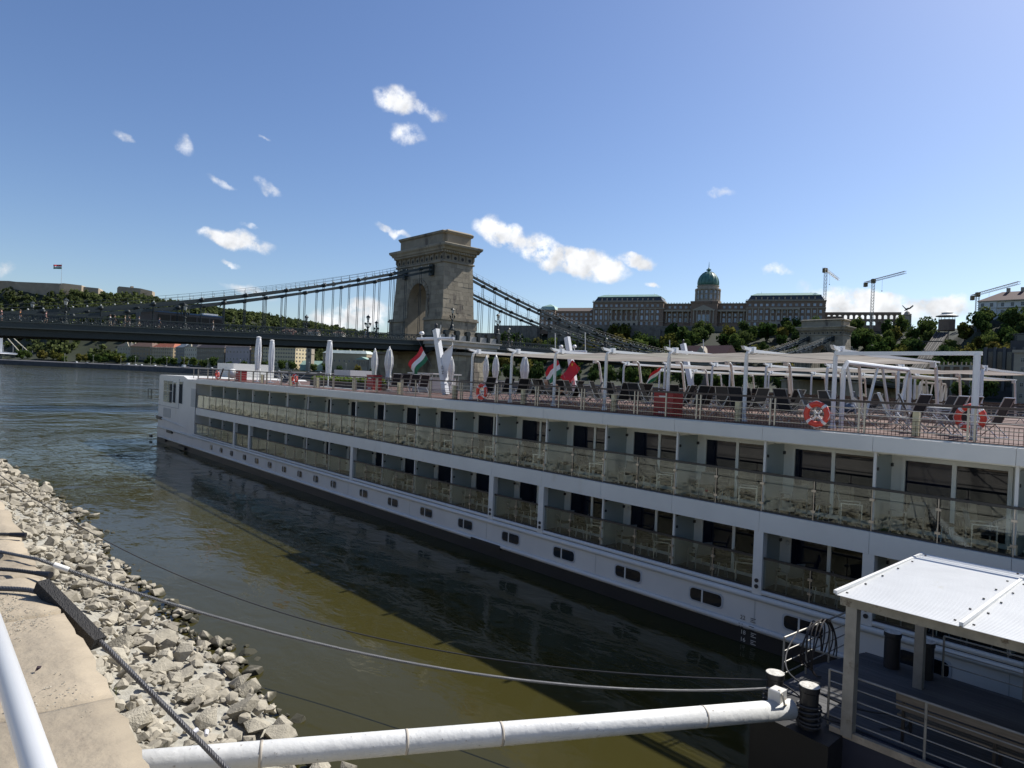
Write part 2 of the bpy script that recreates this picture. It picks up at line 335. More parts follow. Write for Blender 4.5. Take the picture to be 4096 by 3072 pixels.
# quay road and the dark stone revetment below it
mb = MB(); road = MB()
for i in range(len(ys) - 1):
    a, b_ = ys[i], ys[i + 1]
    if a < -100 or b_ > 1290: continue
    mb.poly([(bank(a) - .35, a, -1), (bank(b_) - .35, b_, -1), (bank(b_) - .15, b_, 5.3), (bank(a) - .15, a, 5.3)]); mb.poly([(bank(a) - .15, a, 5.3), (bank(b_) - .15, b_, 5.3), (bank(b_) + 1.2, b_, 5.3), (bank(a) + 1.2, a, 5.3)])
    za, zb = 5.95, 5.95
    road.poly([(bank(a) + 1.2, a, 5.3), (bank(b_) + 1.2, b_, 5.3), (bank(b_) + 12, b_, 6.4), (bank(a) + 12, a, 6.4)])
solo(mb, 'river_wall', mat('quay_stone_dark', (.075, .075, .078), .9, .35, .25, stain=((.16, .15, .13), .05, .56)), 'dark stone river wall along the far bank', 'wall', loc=(374, 100, 0))
solo(road, 'road', mat('far_road', (.07, .07, .075), .9, .15, .2), None, None, kind='structure')

# ------------------------------------------------------------------ trees
def crown_mesh(seed, nq=560, leaf=.10):
    r = np.random.default_rng(seed); k = 24
    cs = r.normal(size=(k, 3)); cs /= np.linalg.norm(cs, axis=1)[:, None]; cs *= (r.random((k, 1)) ** .5) * np.array([.68, .68, .62]); cs[:, 2] += .95
    rad = .24 + .2 * r.random(k); which = r.integers(0, k, nq)
    d = r.normal(size=(nq, 3)); d /= np.linalg.norm(d, axis=1)[:, None]; d[:, 2] += .15
    pos = cs[which] + d * rad[which][:, None] * (.55 + .5 * r.random((nq, 1)))
    nrm_ = d + r.normal(size=(nq, 3)) * .55; nrm_ /= np.linalg.norm(nrm_, axis=1)[:, None]
    t1 = np.cross(nrm_, r.normal(size=(nq, 3))); t1 /= np.linalg.norm(t1, axis=1)[:, None]; t2 = np.cross(nrm_, t1)
    sz = leaf * (.6 + .8 * r.random((nq, 1)))
    v = np.stack([pos - t1*sz - t2*sz*.7, pos + t1*sz - t2*sz*.7, pos + t1*sz*.8 + t2*sz*.7, pos - t1*sz*.8 + t2*sz*.7], 1)
    return v
LG = [leaf_mat('foliage_deep', (.055, .085, .026)), leaf_mat('foliage_mid', (.066, .1, .026), .35, .35), leaf_mat('foliage_olive', (.125, .125, .03))]
BARK = mat('bark', (.05, .04, .03), .95, .3, 2)
def vmesh(name, v, m):
    me = bpy.data.meshes.new(name); n = len(v)
    me.from_pydata(v.reshape(-1, 3).tolist(), [], np.arange(n * 4).reshape(n, 4).tolist()); me.materials.append(m); me.update(); return me
CROWNS = [vmesh('crown', crown_mesh(i + 1, 620 + 40 * (i % 3), .095 + .012 * (i % 3)), LG[(0, 1, 0, 1, 2, 1, 0, 1, 2)[i]]) for i in range(9)]
TRUNKS = []
for i in range(3):
    r = random.Random(i); t = MB().tube([(0,0,-.12), (.02,.01,.2), (.03 * r.uniform(-1,1), .03, .5), (0, .04, .9)], [.06, .045, .04, .02], 6)
    for k in range(5):
        a = k * 1.3 + i; t.tube([(0, 0, .42 + .07 * k), (.22 * math.cos(a), .22 * math.sin(a), .7 + .08 * k), (.45 * math.cos(a), .45 * math.sin(a), .95 + .08 * k)], [.028, .018, .008], 5)
    TRUNKS.append(t.mesh('trunk', BARK))
def tree(x, y, z, h, w, label, group, ci=None):
    e = link('tree', None); e.location = (x, y, z); e.rotation_euler = (0, 0, random.uniform(0, 6.28)); e.scale = (w, w, h / 1.75)
    tag(e, label, 'tree', group)
    link('trunk', random.choice(TRUNKS), e); link('crown', CROWNS[random.randrange(9) if ci is None else ci], e); return e
def scatter(n, gen, mind):
    pts = []; tries = 0
    while len(pts) < n and tries < n * 60:
        tries += 1; p = gen()
        if p and all((p[0]-q[0])**2 + (p[1]-q[1])**2 > mind * mind for q in pts): pts.append(p)
    return pts
def near_track(x, y): return abs((y - 135.2) - (x - 414) * 15.6 / 136) < 6.5 and 405 < x < 562
def slope_pt():
    s = random.uniform(-175, 205); off = random.uniform(9, 118)
    if s < -100 and off < 9: return None
    if 44 < s and off < 14: return None
    if -46 < s < 44 and off < 17: return None
    p = CD + CT * s + CN * off
    if p.x < bank(p.y) + 58: return None
    if near_track(p.x, p.y): return None
    return (p.x, p.y)
tp = scatter(150, slope_pt, 8.6)
tz = terr([p[0] for p in tp], [p[1] for p in tp])
for (x, y), z in zip(tp, tz):
    h = random.uniform(11, 18); tree(x, y, float(z) - .6, h, h * random.uniform(.44, .58), 'broad leafy tree on the slope below the domed palace', 'trees on the palace slope')
tp = scatter(55, lambda: (lambda x, y: (x, y) if y > .17 * x and not near_track(x, y) and not (x > 534 and y > 94) else None)(random.uniform(428, 552), random.uniform(70, 146)), 8)
tz = terr([p[0] for p in tp], [p[1] for p in tp])
for (x, y), z in zip(tp, tz):
    h = random.uniform(9, 15); tree(x, y, float(z) - .6, h, h * random.uniform(.44, .56), 'broad leafy tree on the slope below the white palace', 'trees by the inclined railway')
for k in range(30):
    y = 88 + k * 11.5 + random.uniform(-2, 2); h = random.uniform(11, 16)
    tree(bank(y) + 19 + random.uniform(-4, 4), y, 5.9, h, h * .46, 'dark leafy tree in the row along the far quay beyond the ships', 'quay trees beyond the ships', random.choice((0, 2, 6, 1)))
for k in range(36):
    y = 430 + k * 15 + random.uniform(-3, 3); h = random.uniform(7, 12)
    if y > 972: continue
    tree(bank(y) + 30 + random.uniform(-4, 4), y, 6.6, h, h * .55, 'leafy street tree on the far quay under the bridge', 'street trees under the bridge', random.choice((0, 1, 1, 4, 6)))
for k in range(18):
    y = 930 + k * 6.6; x = bank(y) + 18 + random.uniform(0, 26); h = random.uniform(9, 14)
    tree(x, y, float(terr([x], [y])[0]) - .5, h, h * .55, 'leafy tree at the foot of the rocky hill', 'trees at the foot of the hill', random.choice((1, 4, 8, 3)))
# the wooded hills further off read as one mass
wr = np.random.default_rng(5); W = []
X = wr.uniform(40, 640, 9000); Y = wr.uniform(620, 1330, 9000); Z = terr(X, Y)
bk = np.array([bank(y) for y in Y]); keep = (X > bk + np.where(Y > 960, 44, 62)) & (Z > 13) & ~((Y > 1195) & (Z > 114.6)) & ~((Z < 60) & (Z > 25) & (X < 215) & (Y > 1010) & (wr.random(9000) < .45))
X, Y, Z = X[keep][:4200], Y[keep][:4200], Z[keep][:4200]
for x, y, z in zip(X, Y, Z):
    v = crown_mesh(int(wr.integers(1e6)), 34, .3); s = wr.uniform(3.6, 6.2); hh = wr.uniform(.9, 1.25)
    W.append(v * np.array([s, s, s * hh]) + np.array([x, y, z - 1.5]))
wd = link('woodland', vmesh('woodland', np.concatenate(W), leaf_mat('foliage_far', (.065, .09, .034), .3)))
tag(wd, 'dense green woodland covering the hills behind the bridge', 'woodland', kind='stuff')
# ------------------------------------------------------------------ chain bridge
IRON = mat('bridge_iron', (.014, .021, .021), .55, .15, .8)
IRON2 = mat('bridge_iron_light', (.022, .032, .032), .5, .12, .8)
STONE = mat('tower_stone', (.30, .258, .19), .9, .18, .5, rnd=.2, bump=.4, bscale=2.5, stain=((.12, .10, .08), .22, .53, (1, 1, .35)))
STONEL = mat('pale_stone', (.42, .40, .36), .85, .12, .6)
DARKST = mat('recess_shade', (.04, .038, .035), .9, .1, 1)  # shade inside recesses and openings put into the colour of flat pieces
br = thing('suspension_bridge', 'long chain suspension bridge with two stone arch towers over the river', 'bridge', (86.1, 122.3, 0), world=True)
YB = 122.3
def zp(x):   # top of parapet
    if x > 187: x = 374 - x
    return 13.35 + .031 * x if x < 80 else 16.45 - .62 * ((187 - x) / 107) ** 2
XS = [-30 + 3.6 * i for i in range(123)]
def strip(y0, y1, a, b, xs=XS):
    m = MB()
    for i in range(len(xs) - 1):
        x0, x1 = xs[i], xs[i+1]; n = len(m.v)
        m.v += [(x0,y0,zp(x0)+a),(x1,y0,zp(x1)+a),(x1,y1,zp(x1)+a),(x0,y1,zp(x0)+a),(x0,y0,zp(x0)+b),(x1,y0,zp(x1)+b),(x1,y1,zp(x1)+b),(x0,y1,zp(x0)+b)]
        m._f((n,n+3,n+2,n+1),(n+4,n+5,n+6,n+7),(n,n+1,n+5,n+4),(n+2,n+3,n+7,n+6))
    return m
for sgn in (-1, 1):
    ye = YB + sgn * 8.7
    part(strip(ye - .2, ye + .2, -1.95, -1.18), 'edge_girder', IRON2, br)
    part(strip(ye - .32, ye + .32, -1.30, -1.15), 'girder_flange', IRON2, br)
    part(strip(ye - .3, ye + .3, -2.12, -1.95), 'girder_flange', IRON2, br)
    part(strip(ye - sgn * .5 - .12, ye - sgn * .5 + .12, -3.15, -2.0), 'lower_girder', IRON, br)
    part(strip(ye - .09, ye + .09, -.11, .02), 'handrail', IRON2, br)
part(strip(YB - 8.5, YB + 8.5, -1.62, -1.28), 'deck', mat('bridge_deck', (.06, .06, .06), .9), br)
m = MB()
for x in XS[1:-1]: m.box(x - .15, x + .15, YB - 8.3, YB + 8.3, zp(x) - 2.7, zp(x) - 1.6)
part(m, 'cross_beam', IRON, br, kind='stuff')
# parapet: crossed lattice panels with a foot knob each, 1.2 m long
pm = MB(); L = 1.2
pm.beam((0,0,-1.13),(0,0,-.05),.08,.08); pm.ball((0,-.08,-1.04),.13,8,5)
pm.beam((0,0,-1.0),(L,0,-.12),.05,.10).beam((0,0,-.12),(L,0,-1.0),.05,.10)
pm.tube([(L/2+.26*math.cos(a*PI/4),0,-.56+.26*math.sin(a*PI/4)) for a in range(8)],.045,4,closed=True)
pm.beam((0,0,-1.0),(L,0,-1.0),.06,.12).beam((L/2,0,-1.0),(L/2,0,-.12),.04,.05).beam((0,0,-.2),(L,0,-.2),.04,.06)
pme = pm.mesh('parapet_panel', IRON2)
for x in [2 + L * i for i in range(64)] + [96.5 + L * i for i in range(74)]:
    inst(pme, 'parapet_panel', br, (x, YB - 8.7, zp(x + L / 2)))
fp = MB()
for i in range(270):
    x = 4 + 1.2 * i; fp.beam((x, YB + 8.7, zp(x) - 1), (x + L, YB + 8.7, zp(x) - .12), .03, .05).beam((x, YB + 8.7, zp(x) - .12), (x + L, YB + 8.7, zp(x) - 1), .03, .05)
part(fp, 'far_parapet', IRON, br, kind='stuff')
# chains
def zc(x):
    if 86 <= x <= 288: return 16.4 + .001523 * (x - 187) ** 2
    if x > 288: x = 374 - x
    return 14.51 + .165 * (x - 15.4) + .00114 * (x - 15.4) ** 2
hand = {}
for yc in (YB - 5.1, YB + 5.1):
    rail = MB(); lights = MB()
    for (xa, xb, x0) in ((-4, 82.5, 72.0), (89.6, 284.4, 92.5), (291.5, 372, 302.0)):
        n0 = math.floor((xa - x0) / 3.59); n1 = math.ceil((xb - x0) / 3.59)
        for dz, par in ((0, 0), (-.87, 1)):
            ks = [k for k in range(n0 - 1, n1 + 2) if k % 2 == par]
            for a, b in zip(ks[:-1], ks[1:]):
                xa_, xb_ = max(x0 + a * 3.59, xa), min(x0 + b * 3.59, xb)
                if xb_ - xa_ < .5: continue
                l = MB().beam((xa_, yc, zc(xa_) + dz), (xb_, yc, zc(xb_) + dz), .42, .46)
                if xb_ == x0 + b * 3.59: l.tube([(xb_, yc - .42, zc(xb_) + dz), (xb_, yc + .42, zc(xb_) + dz)], .36, 8)
                part(l, 'chain_link', IRON2, br)
        for k in range(n0, n1 + 1):
            x = x0 + k * 3.59
            if not (xa < x < xb): continue
            zt = zc(x) + (0 if k % 2 == 0 else -.87); zb = zp(x) - 1.3
            if zt > zb + .9:
                h = MB()
                for q in (-.28, .28): h.tube([(x, yc + q, zb), (x, yc + q, zt)], .06, 5)
                h.ball((x, yc - .5, zt), .3, 8, 6).box(x - .12, x + .12, yc - .36, yc + .36, zb + 1.5, zb + 1.62)
                part(h, 'hanger', IRON, br)
            for q in range(2):
                xx = x + q * 1.8
                if xa < xx < xb: lights.ball((xx, yc - .1, zc(xx) + .42), .13, 6, 4); rail.beam((xx, yc + .2, zc(xx)), (xx, yc + .2, zc(xx) + 1.25), .035, .035)
        xs = np.linspace(xa, xb, 40)
        for hh in (.75, 1.25): rail.tube([(x, yc + .2, zc(x) + hh) for x in xs], .022, 4)
    part(rail, 'chain_walk_rail', IRON, br); part(lights, 'chain_lamp', mat('lamp_glass', (.5, .5, .45), .3), br, kind='stuff')
# towers: plinth, tapering block body with an arch through it, frieze, cornice, attic
def tower(cx):
    def tp_(p):
        t = min(max((p[2] - 19.9) / 11.6, 0), 1); kx = 1 - .085 * t; ky = 1 - .072 * t
        return (cx + (p[0]-cx) * kx, YB + (p[1]-YB) * ky, p[2])
    HX, HY, AW = 4.15, 9.6, 3.55; ZS = 23.9
    core = MB()
    for s in (-1, 1):
        core.box(cx - HX + .12, cx + HX - .12, *sorted((YB + s * AW, YB + s * (HY - .12))), 15, ZS)
    arc = [(cx - HX + .12, YB + AW * math.cos(a), ZS + AW * math.sin(a)) for a in np.linspace(0, PI, 17)]
    prof = [(cx - HX + .12, YB + HY - .12, ZS)] + arc + [(cx - HX + .12, YB - HY + .12, ZS), (cx - HX + .12, YB - HY + .12, 31.5), (cx - HX + .12, YB + HY - .12, 31.5)]
    n = len(core.v)
    # spandrel as quads between the arch and the top edge
    for i in range(16):
        a, b = arc[i], arc[i+1]; ta = (a[0], YB + (HY - .12) * (1 - i / 8.), 31.5); tb = (a[0], YB + (HY - .12) * (1 - (i + 1) / 8.), 31.5); e = 2 * (HX - .12)
        core.poly([a, b, tb, ta][::-1]); core.poly([(p[0] + e, p[1], p[2]) for p in (a, b, tb, ta)]); core.poly([a, (a[0] + e, a[1], a[2]), (b[0] + e, b[1], b[2]), b])
    for s in (-1, 1):
        a = (cx - HX + .12, YB + s * AW, ZS); o1 = (a[0], YB + s * (HY - .12), ZS); t = (a[0], YB + s * (HY - .12), 31.5); e = 2 * (HX - .12)
        core.poly([a, o1, t]); core.poly([(p[0] + e, p[1], p[2]) for p in (a, t, o1)])
        core.poly([o1, (o1[0] + e, o1[1], o1[2]), (t[0] + e, t[1], t[2]), t])
    core.map(tp_)
    tw = part(core, 'tower', STONE, br)
    return tw, tp_
def wall_blocks(parent, face, lo, hi, z0, z1, ch, bl, depth, tpf, skip=None, seed=0, fixed=0.0):
    """courses of stones on a wall face; face 'x': plane at x=fixed facing -x, 'y': plane y=fixed facing -y"""
    r = random.Random(seed); nc = max(1, round((z1 - z0) / ch)); ch = (z1 - z0) / nc; cnt = 0
    for c in range(nc):
        p = lo + (0 if c % 2 else -bl * .5)
        while p < hi - .05:
            w = bl * r.uniform(.75, 1.3); a, b = max(p, lo), min(p + w, hi); p += w
            if b - a < .2: continue
            za, zb = z0 + c * ch + .012, z0 + (c + 1) * ch - .012
            if skip:
                sg = skip(a, b, za, zb)
                if sg is None: continue
                a, b = sg
            d = depth + r.uniform(-.03, .03); g = .012
            m = MB().box(fixed - d, fixed + .02, a + g, b - g, za, zb) if face == 'x' else MB().box(a + g, b - g, fixed - d, fixed + .02, za, zb)
            if tpf: m.map(tpf)
            part(m, 'stone_block', STONE, parent); cnt += 1
    return cnt
def dress(tw, tpf, cx):
    HX, HY, AW, ZS = 4.15, 9.6, 3.55, 23.9
    def skip(a, b, za, zb):
        zm = zb
        half = AW + .75 if za < ZS else (math.sqrt(max((AW + .75) ** 2 - (za - ZS) ** 2, 0)))
        if half <= 0: return (a, b)
        l, r = YB - half, YB + half
        if b <= l or a >= r: return (a, b)
        if a < l and b > l + .0 and l - a > .3: return (a, l)
        if b > r and b - r > .3: return (r, b)
        return None
    wall_blocks(tw, 'x', YB - HY, YB + HY, 19.9, 31.3, .92, 2.1, .12, tpf, skip, 3, cx - HX + .12)
    wall_blocks(tw, 'y', cx - HX, cx + HX, 19.9, 31.3, .92, 1.9, .12, tpf, None, 4, YB - HY + .12)
    for i in range(15):   # voussoirs
        a0, a1 = PI * i / 15, PI * (i + 1) / 15; r1 = AW + (1.15 if i == 7 else .95 if i % 2 else .8); g = .012
        pts = [(cx - HX - .1, YB + rr * math.cos(a), ZS + rr * math.sin(a)) for rr, a in ((AW, a0 + g), (AW, a1 - g), (r1, a1 - g), (r1, a0 + g))]
        part(MB().prism(pts, (.25, 0, 0)).map(tpf), 'voussoir', STONE, tw)
    for s in (-1, 1):
        for k in range(5):
            a, b = sorted((YB + s * AW, YB + s * (AW + (.95 if k % 2 else .72)))); part(MB().box(cx - HX - .1, cx - HX + .13, a, b, 19.92 + k * .79, 20.69 + k * .79), 'quoin', STONE, tw)
    # plinth
    for s in (-1, 1):
        m = MB().box(cx - 4.55, cx + 4.55, *sorted((YB + s * AW, YB + s * 10.0)), 14.5, 19.2)
        part(m, 'plinth', STONE, tw)
        wall_blocks(tw, 'x', *sorted((YB + s * AW, YB + s * 10.05)), 15.0, 19.15, .85, 1.9, .1, None, None, 8 + s, cx - 4.55)
        part(MB().box(cx - 4.95, cx + 4.95, *sorted((YB + s * AW, YB + s * 10.35)), 19.2, 19.55).box(cx - 4.75, cx + 4.75, *sorted((YB + s * AW, YB + s * 10.2)), 19.55, 19.9), 'plinth_moulding', STONE, tw)
    wall_blocks(tw, 'y', cx - 4.6, cx + 4.6, 15.0, 19.15, .85, 1.7, .1, None, None, 12, YB - 10.0)
    hx, hy = 3.8, 8.9
    part(MB().ring(cx, YB, [(hx, hy, 31.2), (hx + .3, hy + .3, 31.35), (hx + .3, hy + .3, 31.6), (hx + .05, hy + .05, 31.75), (hx + .05, hy + .05, 33.15)]), 'frieze', STONE, tw)
    br_ = MB(); disc = MB(); n = 10
    for i in range(n + 1):
        y = YB - hy + 2 * hy * i / n; br_.box(cx - hx - .4, cx - hx, y - .16, y + .16, 32.3, 33.15).box(cx - hx - .25, cx - hx, y - .13, y + .13, 31.95, 32.3)
        if i < n: disc.tube([(cx - hx - .07, y + hy / n, 32.35), (cx - hx - .02, y + hy / n, 32.35)], .36, 12)
    n = 4
    for i in range(n + 1):
        x = cx - hx + 2 * hx * i / n; br_.box(x - .16, x + .16, YB - hy - .4, YB - hy, 32.3, 33.15).box(x - .13, x + .13, YB - hy - .25, YB - hy, 31.95, 32.3)
        if i < n: disc.tube([(x + hx / n, YB - hy - .07, 32.35), (x + hx / n, YB - hy - .02, 32.35)], .36, 12)
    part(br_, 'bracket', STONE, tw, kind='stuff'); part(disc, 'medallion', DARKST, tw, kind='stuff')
    den = MB()
    for i in range(42):
        y = YB - hy - .5 + (2 * hy + 1.0) * (i + .5) / 42; den.box(cx - hx - .75, cx - hx - .3, y - .13, y + .13, 33.3, 33.7)
    for i in range(19):
        x = cx - hx - .5 + (2 * hx + 1.0) * (i + .5) / 19; den.box(x - .13, x + .13, YB - hy - .75, YB - hy - .3, 33.3, 33.7)
    part(den, 'dentil', STONE, tw, kind='stuff')
    part(MB().ring(cx, YB, [(hx + .2, hy + .2, 33.15), (hx + .5, hy + .5, 33.25), (hx + .5, hy + .5, 33.72), (hx + .85, hy + .95, 33.8), (hx + .95, hy + 1.2, 34.2), (hx + 1.25, hy + 1.7, 34.55), (hx + 1.3, hy + 1.8, 34.95), (hx + 1.2, hy + 1.75, 35.08), (hx, hy, 35.15)]), 'cornice', STONE, tw)
    part(MB().ring(cx, YB, [(3.75, 8.0, 35.1), (3.75, 8.0, 37.3), (4.05, 8.3, 37.5), (4.15, 8.5, 37.85), (4.1, 8.45, 37.95), (3.6, 8.0, 38.1)]).ring(cx, YB, [(3.05, 8.75, 35.1), (3.05, 8.75, 37.25), (3.35, 9.05, 37.45), (3.45, 9.25, 37.8), (3.4, 9.2, 37.9), (3.0, 8.7, 38.2)]), 'attic', STONE, tw)
    [part(MB().box(cx - 4.5, cx - 3.9, YB + q - .65, YB + q + .65, 28.7, 31.0), 'chain_saddle', IRON, tw) for q in (-5.1, 5.1)]
tw1, tf1 = tower(86.1); dress(tw1, tf1, 86.1)
tw2 = tw1.copy(); C.objects.link(tw2); tw2.location = (tw1.location.x + 201.8, tw1.location.y, tw1.location.z)
for ch in list(tw1.children):
    k = ch.copy(); C.objects.link(k); k.parent = tw2
# river piers
def pier(cx, blocks):
    pts = [(cx - 6, YB + 13), (cx, YB + 18), (cx + 6, YB + 13), (cx + 6, YB - 12), (cx + 3.4, YB - 14.5), (cx, YB - 15.4), (cx - 3.4, YB - 14.5), (cx - 6, YB - 12)]
    p = part(MB().prism([(x, y, -3) for x, y in pts][::-1], (0, 0, 14.9)), 'pier', STONE, br)
    part(MB().prism([(cx + (x - cx) * 1.07, YB + (y - YB) * 1.04, 11.9) for x, y in pts][::-1], (0, 0, .6)), 'pier_cap', STONE, p)
    if blocks:
        wall_blocks(p, 'x', YB - 12, YB + 13, .2, 11.8, 1.0, 1.9, .1, None, None, 20, cx - 6)
        rr = random.Random(9)
        for (a, b) in ((pts[7], pts[6]), (pts[6], pts[5]), (pts[5], pts[4]), (pts[4], pts[3])):
            d = Vector((b[0]-a[0], b[1]-a[1], 0)); Ln = d.length; d.normalize(); nrm2 = Vector((d.y, -d.x, 0))
            for c in range(11):
                k = 2; 
                for i in range(k):
                    t0, t1 = Ln * i / k + .02, Ln * (i + 1) / k - .02; A = Vector((a[0], a[1], .25 + c * 1.05)) + d * t0; B = Vector((a[0], a[1], .25 + c * 1.05)) + d * t1; e = -nrm2 * -(.1 + rr.uniform(-.03, .03))
                    out_ = nrm2 if nrm2.dot(Vector((A.x - cx, A.y - YB, 0))) > 0 else -nrm2
                    part(MB().prism([A, B, B + Vector((0,0,1.02)), A + Vector((0,0,1.02))], out_ * (.1 + rr.uniform(-.02, .03))), 'stone_block', STONE, p)
    # balcony round the tower foot on the upstream side: pale ledge, panels and hooded iron posts
    bl = part(MB().box(cx - 8.2, cx + 9.2, YB - 12.6, YB - 8.9, 13.9, 14.7).box(cx - 8.5, cx + 9.5, YB - 12.9, YB - 8.9, 14.7, 14.95).box(cx - 7.8, cx + 8.8, YB - 12.2, YB - 8.9, 13.3, 13.9), 'balcony', STONEL, br)
    for i in range(7):
        x = cx - 7.8 + i * 2.75
        part(MB().box(x - .42, x + .42, YB - 12.7, YB - 11.9, 14.95, 16.4).tube([(x, YB - 12.75, 16.45), (x, YB - 11.85, 16.45)], .55, 14).box(x - .2, x + .2, YB - 12.78, YB - 12.7, 15.2, 15.9), 'balcony_post', IRON, bl)
        if i < 6: part(MB().box(x + .43, x + 2.32, YB - 12.5, YB - 12.2, 14.95, 16.0), 'balcony_panel', STONEL, bl)
        part(MB().prism([(x - .25, YB - 12.4, 13.3), (x - .25, YB - 9.5, 13.3), (x - .25, YB - 9.3, 11.9), (x - .25, YB - 11.5, 12.6)], (.5, 0, 0)), 'corbel', IRON, bl)
pier(86.1, True); pier(287.9, False)
[part(MB().box(a, b, YB - 11, YB + 11, -1, z), 'abutment', STONE, br) for a, b, z in ((366, 392, 13.0), (-40, -8, 12.2))]
# candelabra lamps on the bridge
lp = thing('lamp_post', 'tall ornate bridge lamp standing beside the near chain left of the tower', 'lamp', (0,0,0), group='candelabra lamps on the bridge')
part(MB().lathe([(.95, 0), (.95, .3), (.6, .5), (.42, 1.2), (.5, 1.3), (.28, 1.6), (.2, 2.6), (.32, 2.8), (.16, 3.1), (.14, 4.1), (.3, 4.25), (.1, 4.4)], 10), 'post', IRON, lp)
part(MB().lathe([(.24, 4.4), (.4, 5.2), (.4, 5.24)], 6), 'lantern', mat('lantern_glass', (.45, .45, .4), .2), lp)
part(MB().lathe([(.58, 5.24), (.6, 5.34), (.3, 5.65), (.1, 5.75), (.06, 6.0)], 6), 'lantern_cap', IRON, lp)
arm = MB()
for a in range(4): arm.tube([(0,0,2.7), (.5*math.cos(a*PI/2), .5*math.sin(a*PI/2), 2.95), (.75*math.cos(a*PI/2), .75*math.sin(a*PI/2), 3.4)], .06, 5).lathe([(.1, 3.4), (.2, 3.8), (.24, 3.85), (.05, 4.0)], 6, (.75*math.cos(a*PI/2), .75*math.sin(a*PI/2), 0))
part(arm, 'arm', IRON, lp)
LX = [(14.5, 5.6, .8), (17.2, -5.6, .8), (30, 5.6, .9), (33.5, -5.6, .9), (59.5, 5.6, .95), (67, -5.6, .95), (75.5, 5.6, .9), (104, -5.6, .95), (100.5, 5.6, .95), (118, 5.6, .95), (139, -5.6, .95), (163, 5.6, .95)]
for i, (x, dy, s) in enumerate(LX):
    lb = 'ornate bridge lamp, number %s counted from the leftmost one on the bridge' % ('one two three four five six seven eight nine ten eleven twelve'.split()[i])
    if i == 0: lp.location = (x, YB + dy, zp(x) - 1.28); lp.scale = (s * .85,) * 3; lp['label'] = lb
    else: dup(lp, (x, YB + dy, zp(x) - 1.28), 0, lb, s * .85)
l2 = dup(lp, (83.0, YB - 11.6, 16.95), 0, 'lantern lamp on the balcony post in front of the near stone tower', .8)
l3 = dup(lp, (95.2, YB - 11.8, 16.95), 0, 'lantern lamp on the last balcony post to the right of the near tower', .8)
# ------------------------------------------------------------------ palace on the hill
PW = mat('palace_wall', (.225, .155, .11), .9, .14, .3, stain=((.12, .10, .09), .1, .6)); PT = mat('palace_stone', (.35, .30, .23), .85, .12, .4)
COP = mat('copper_roof', (.27, .40, .33), .5, .14, .4); SLATE = mat('slate_roof', (.045, .05, .055), .5, .15, .5); DOME = mat('dome_copper', (.075, .18, .14), .45, .22, .35, stain=((.03, .06, .05), .2, .66))
WF = mat('window_frame_pale', (.42, .40, .36), .7, .05); WP = mat('window_pane_sky', (.30, .35, .40), .12, .1, .05, rnd=.5); RET = mat('retaining_stone', (.17, .15, .125), .95, .3, .35, bump=.6, bscale=1.2, stain=((.06, .07, .045), .08, .58)); WPD = mat('window_pane_dark', (.03, .033, .04), .15, .1, 1, rnd=.4)  # pale palace panes have the sky's reflection put into their base colour
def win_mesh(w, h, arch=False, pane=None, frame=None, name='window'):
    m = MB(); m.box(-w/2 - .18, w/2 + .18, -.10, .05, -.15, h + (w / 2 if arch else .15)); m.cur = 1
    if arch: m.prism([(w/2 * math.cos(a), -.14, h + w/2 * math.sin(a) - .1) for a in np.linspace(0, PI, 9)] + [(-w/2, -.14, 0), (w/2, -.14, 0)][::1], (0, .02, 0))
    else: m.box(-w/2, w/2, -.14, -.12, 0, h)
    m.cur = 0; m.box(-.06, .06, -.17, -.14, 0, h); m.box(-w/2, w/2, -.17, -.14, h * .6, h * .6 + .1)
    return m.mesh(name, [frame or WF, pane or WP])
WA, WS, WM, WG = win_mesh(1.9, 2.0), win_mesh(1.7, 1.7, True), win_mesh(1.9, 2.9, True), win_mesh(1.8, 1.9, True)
pal = thing('palace', 'huge domed royal palace with green copper roofs on the hill', 'palace', tuple(CD), R(-65.2))
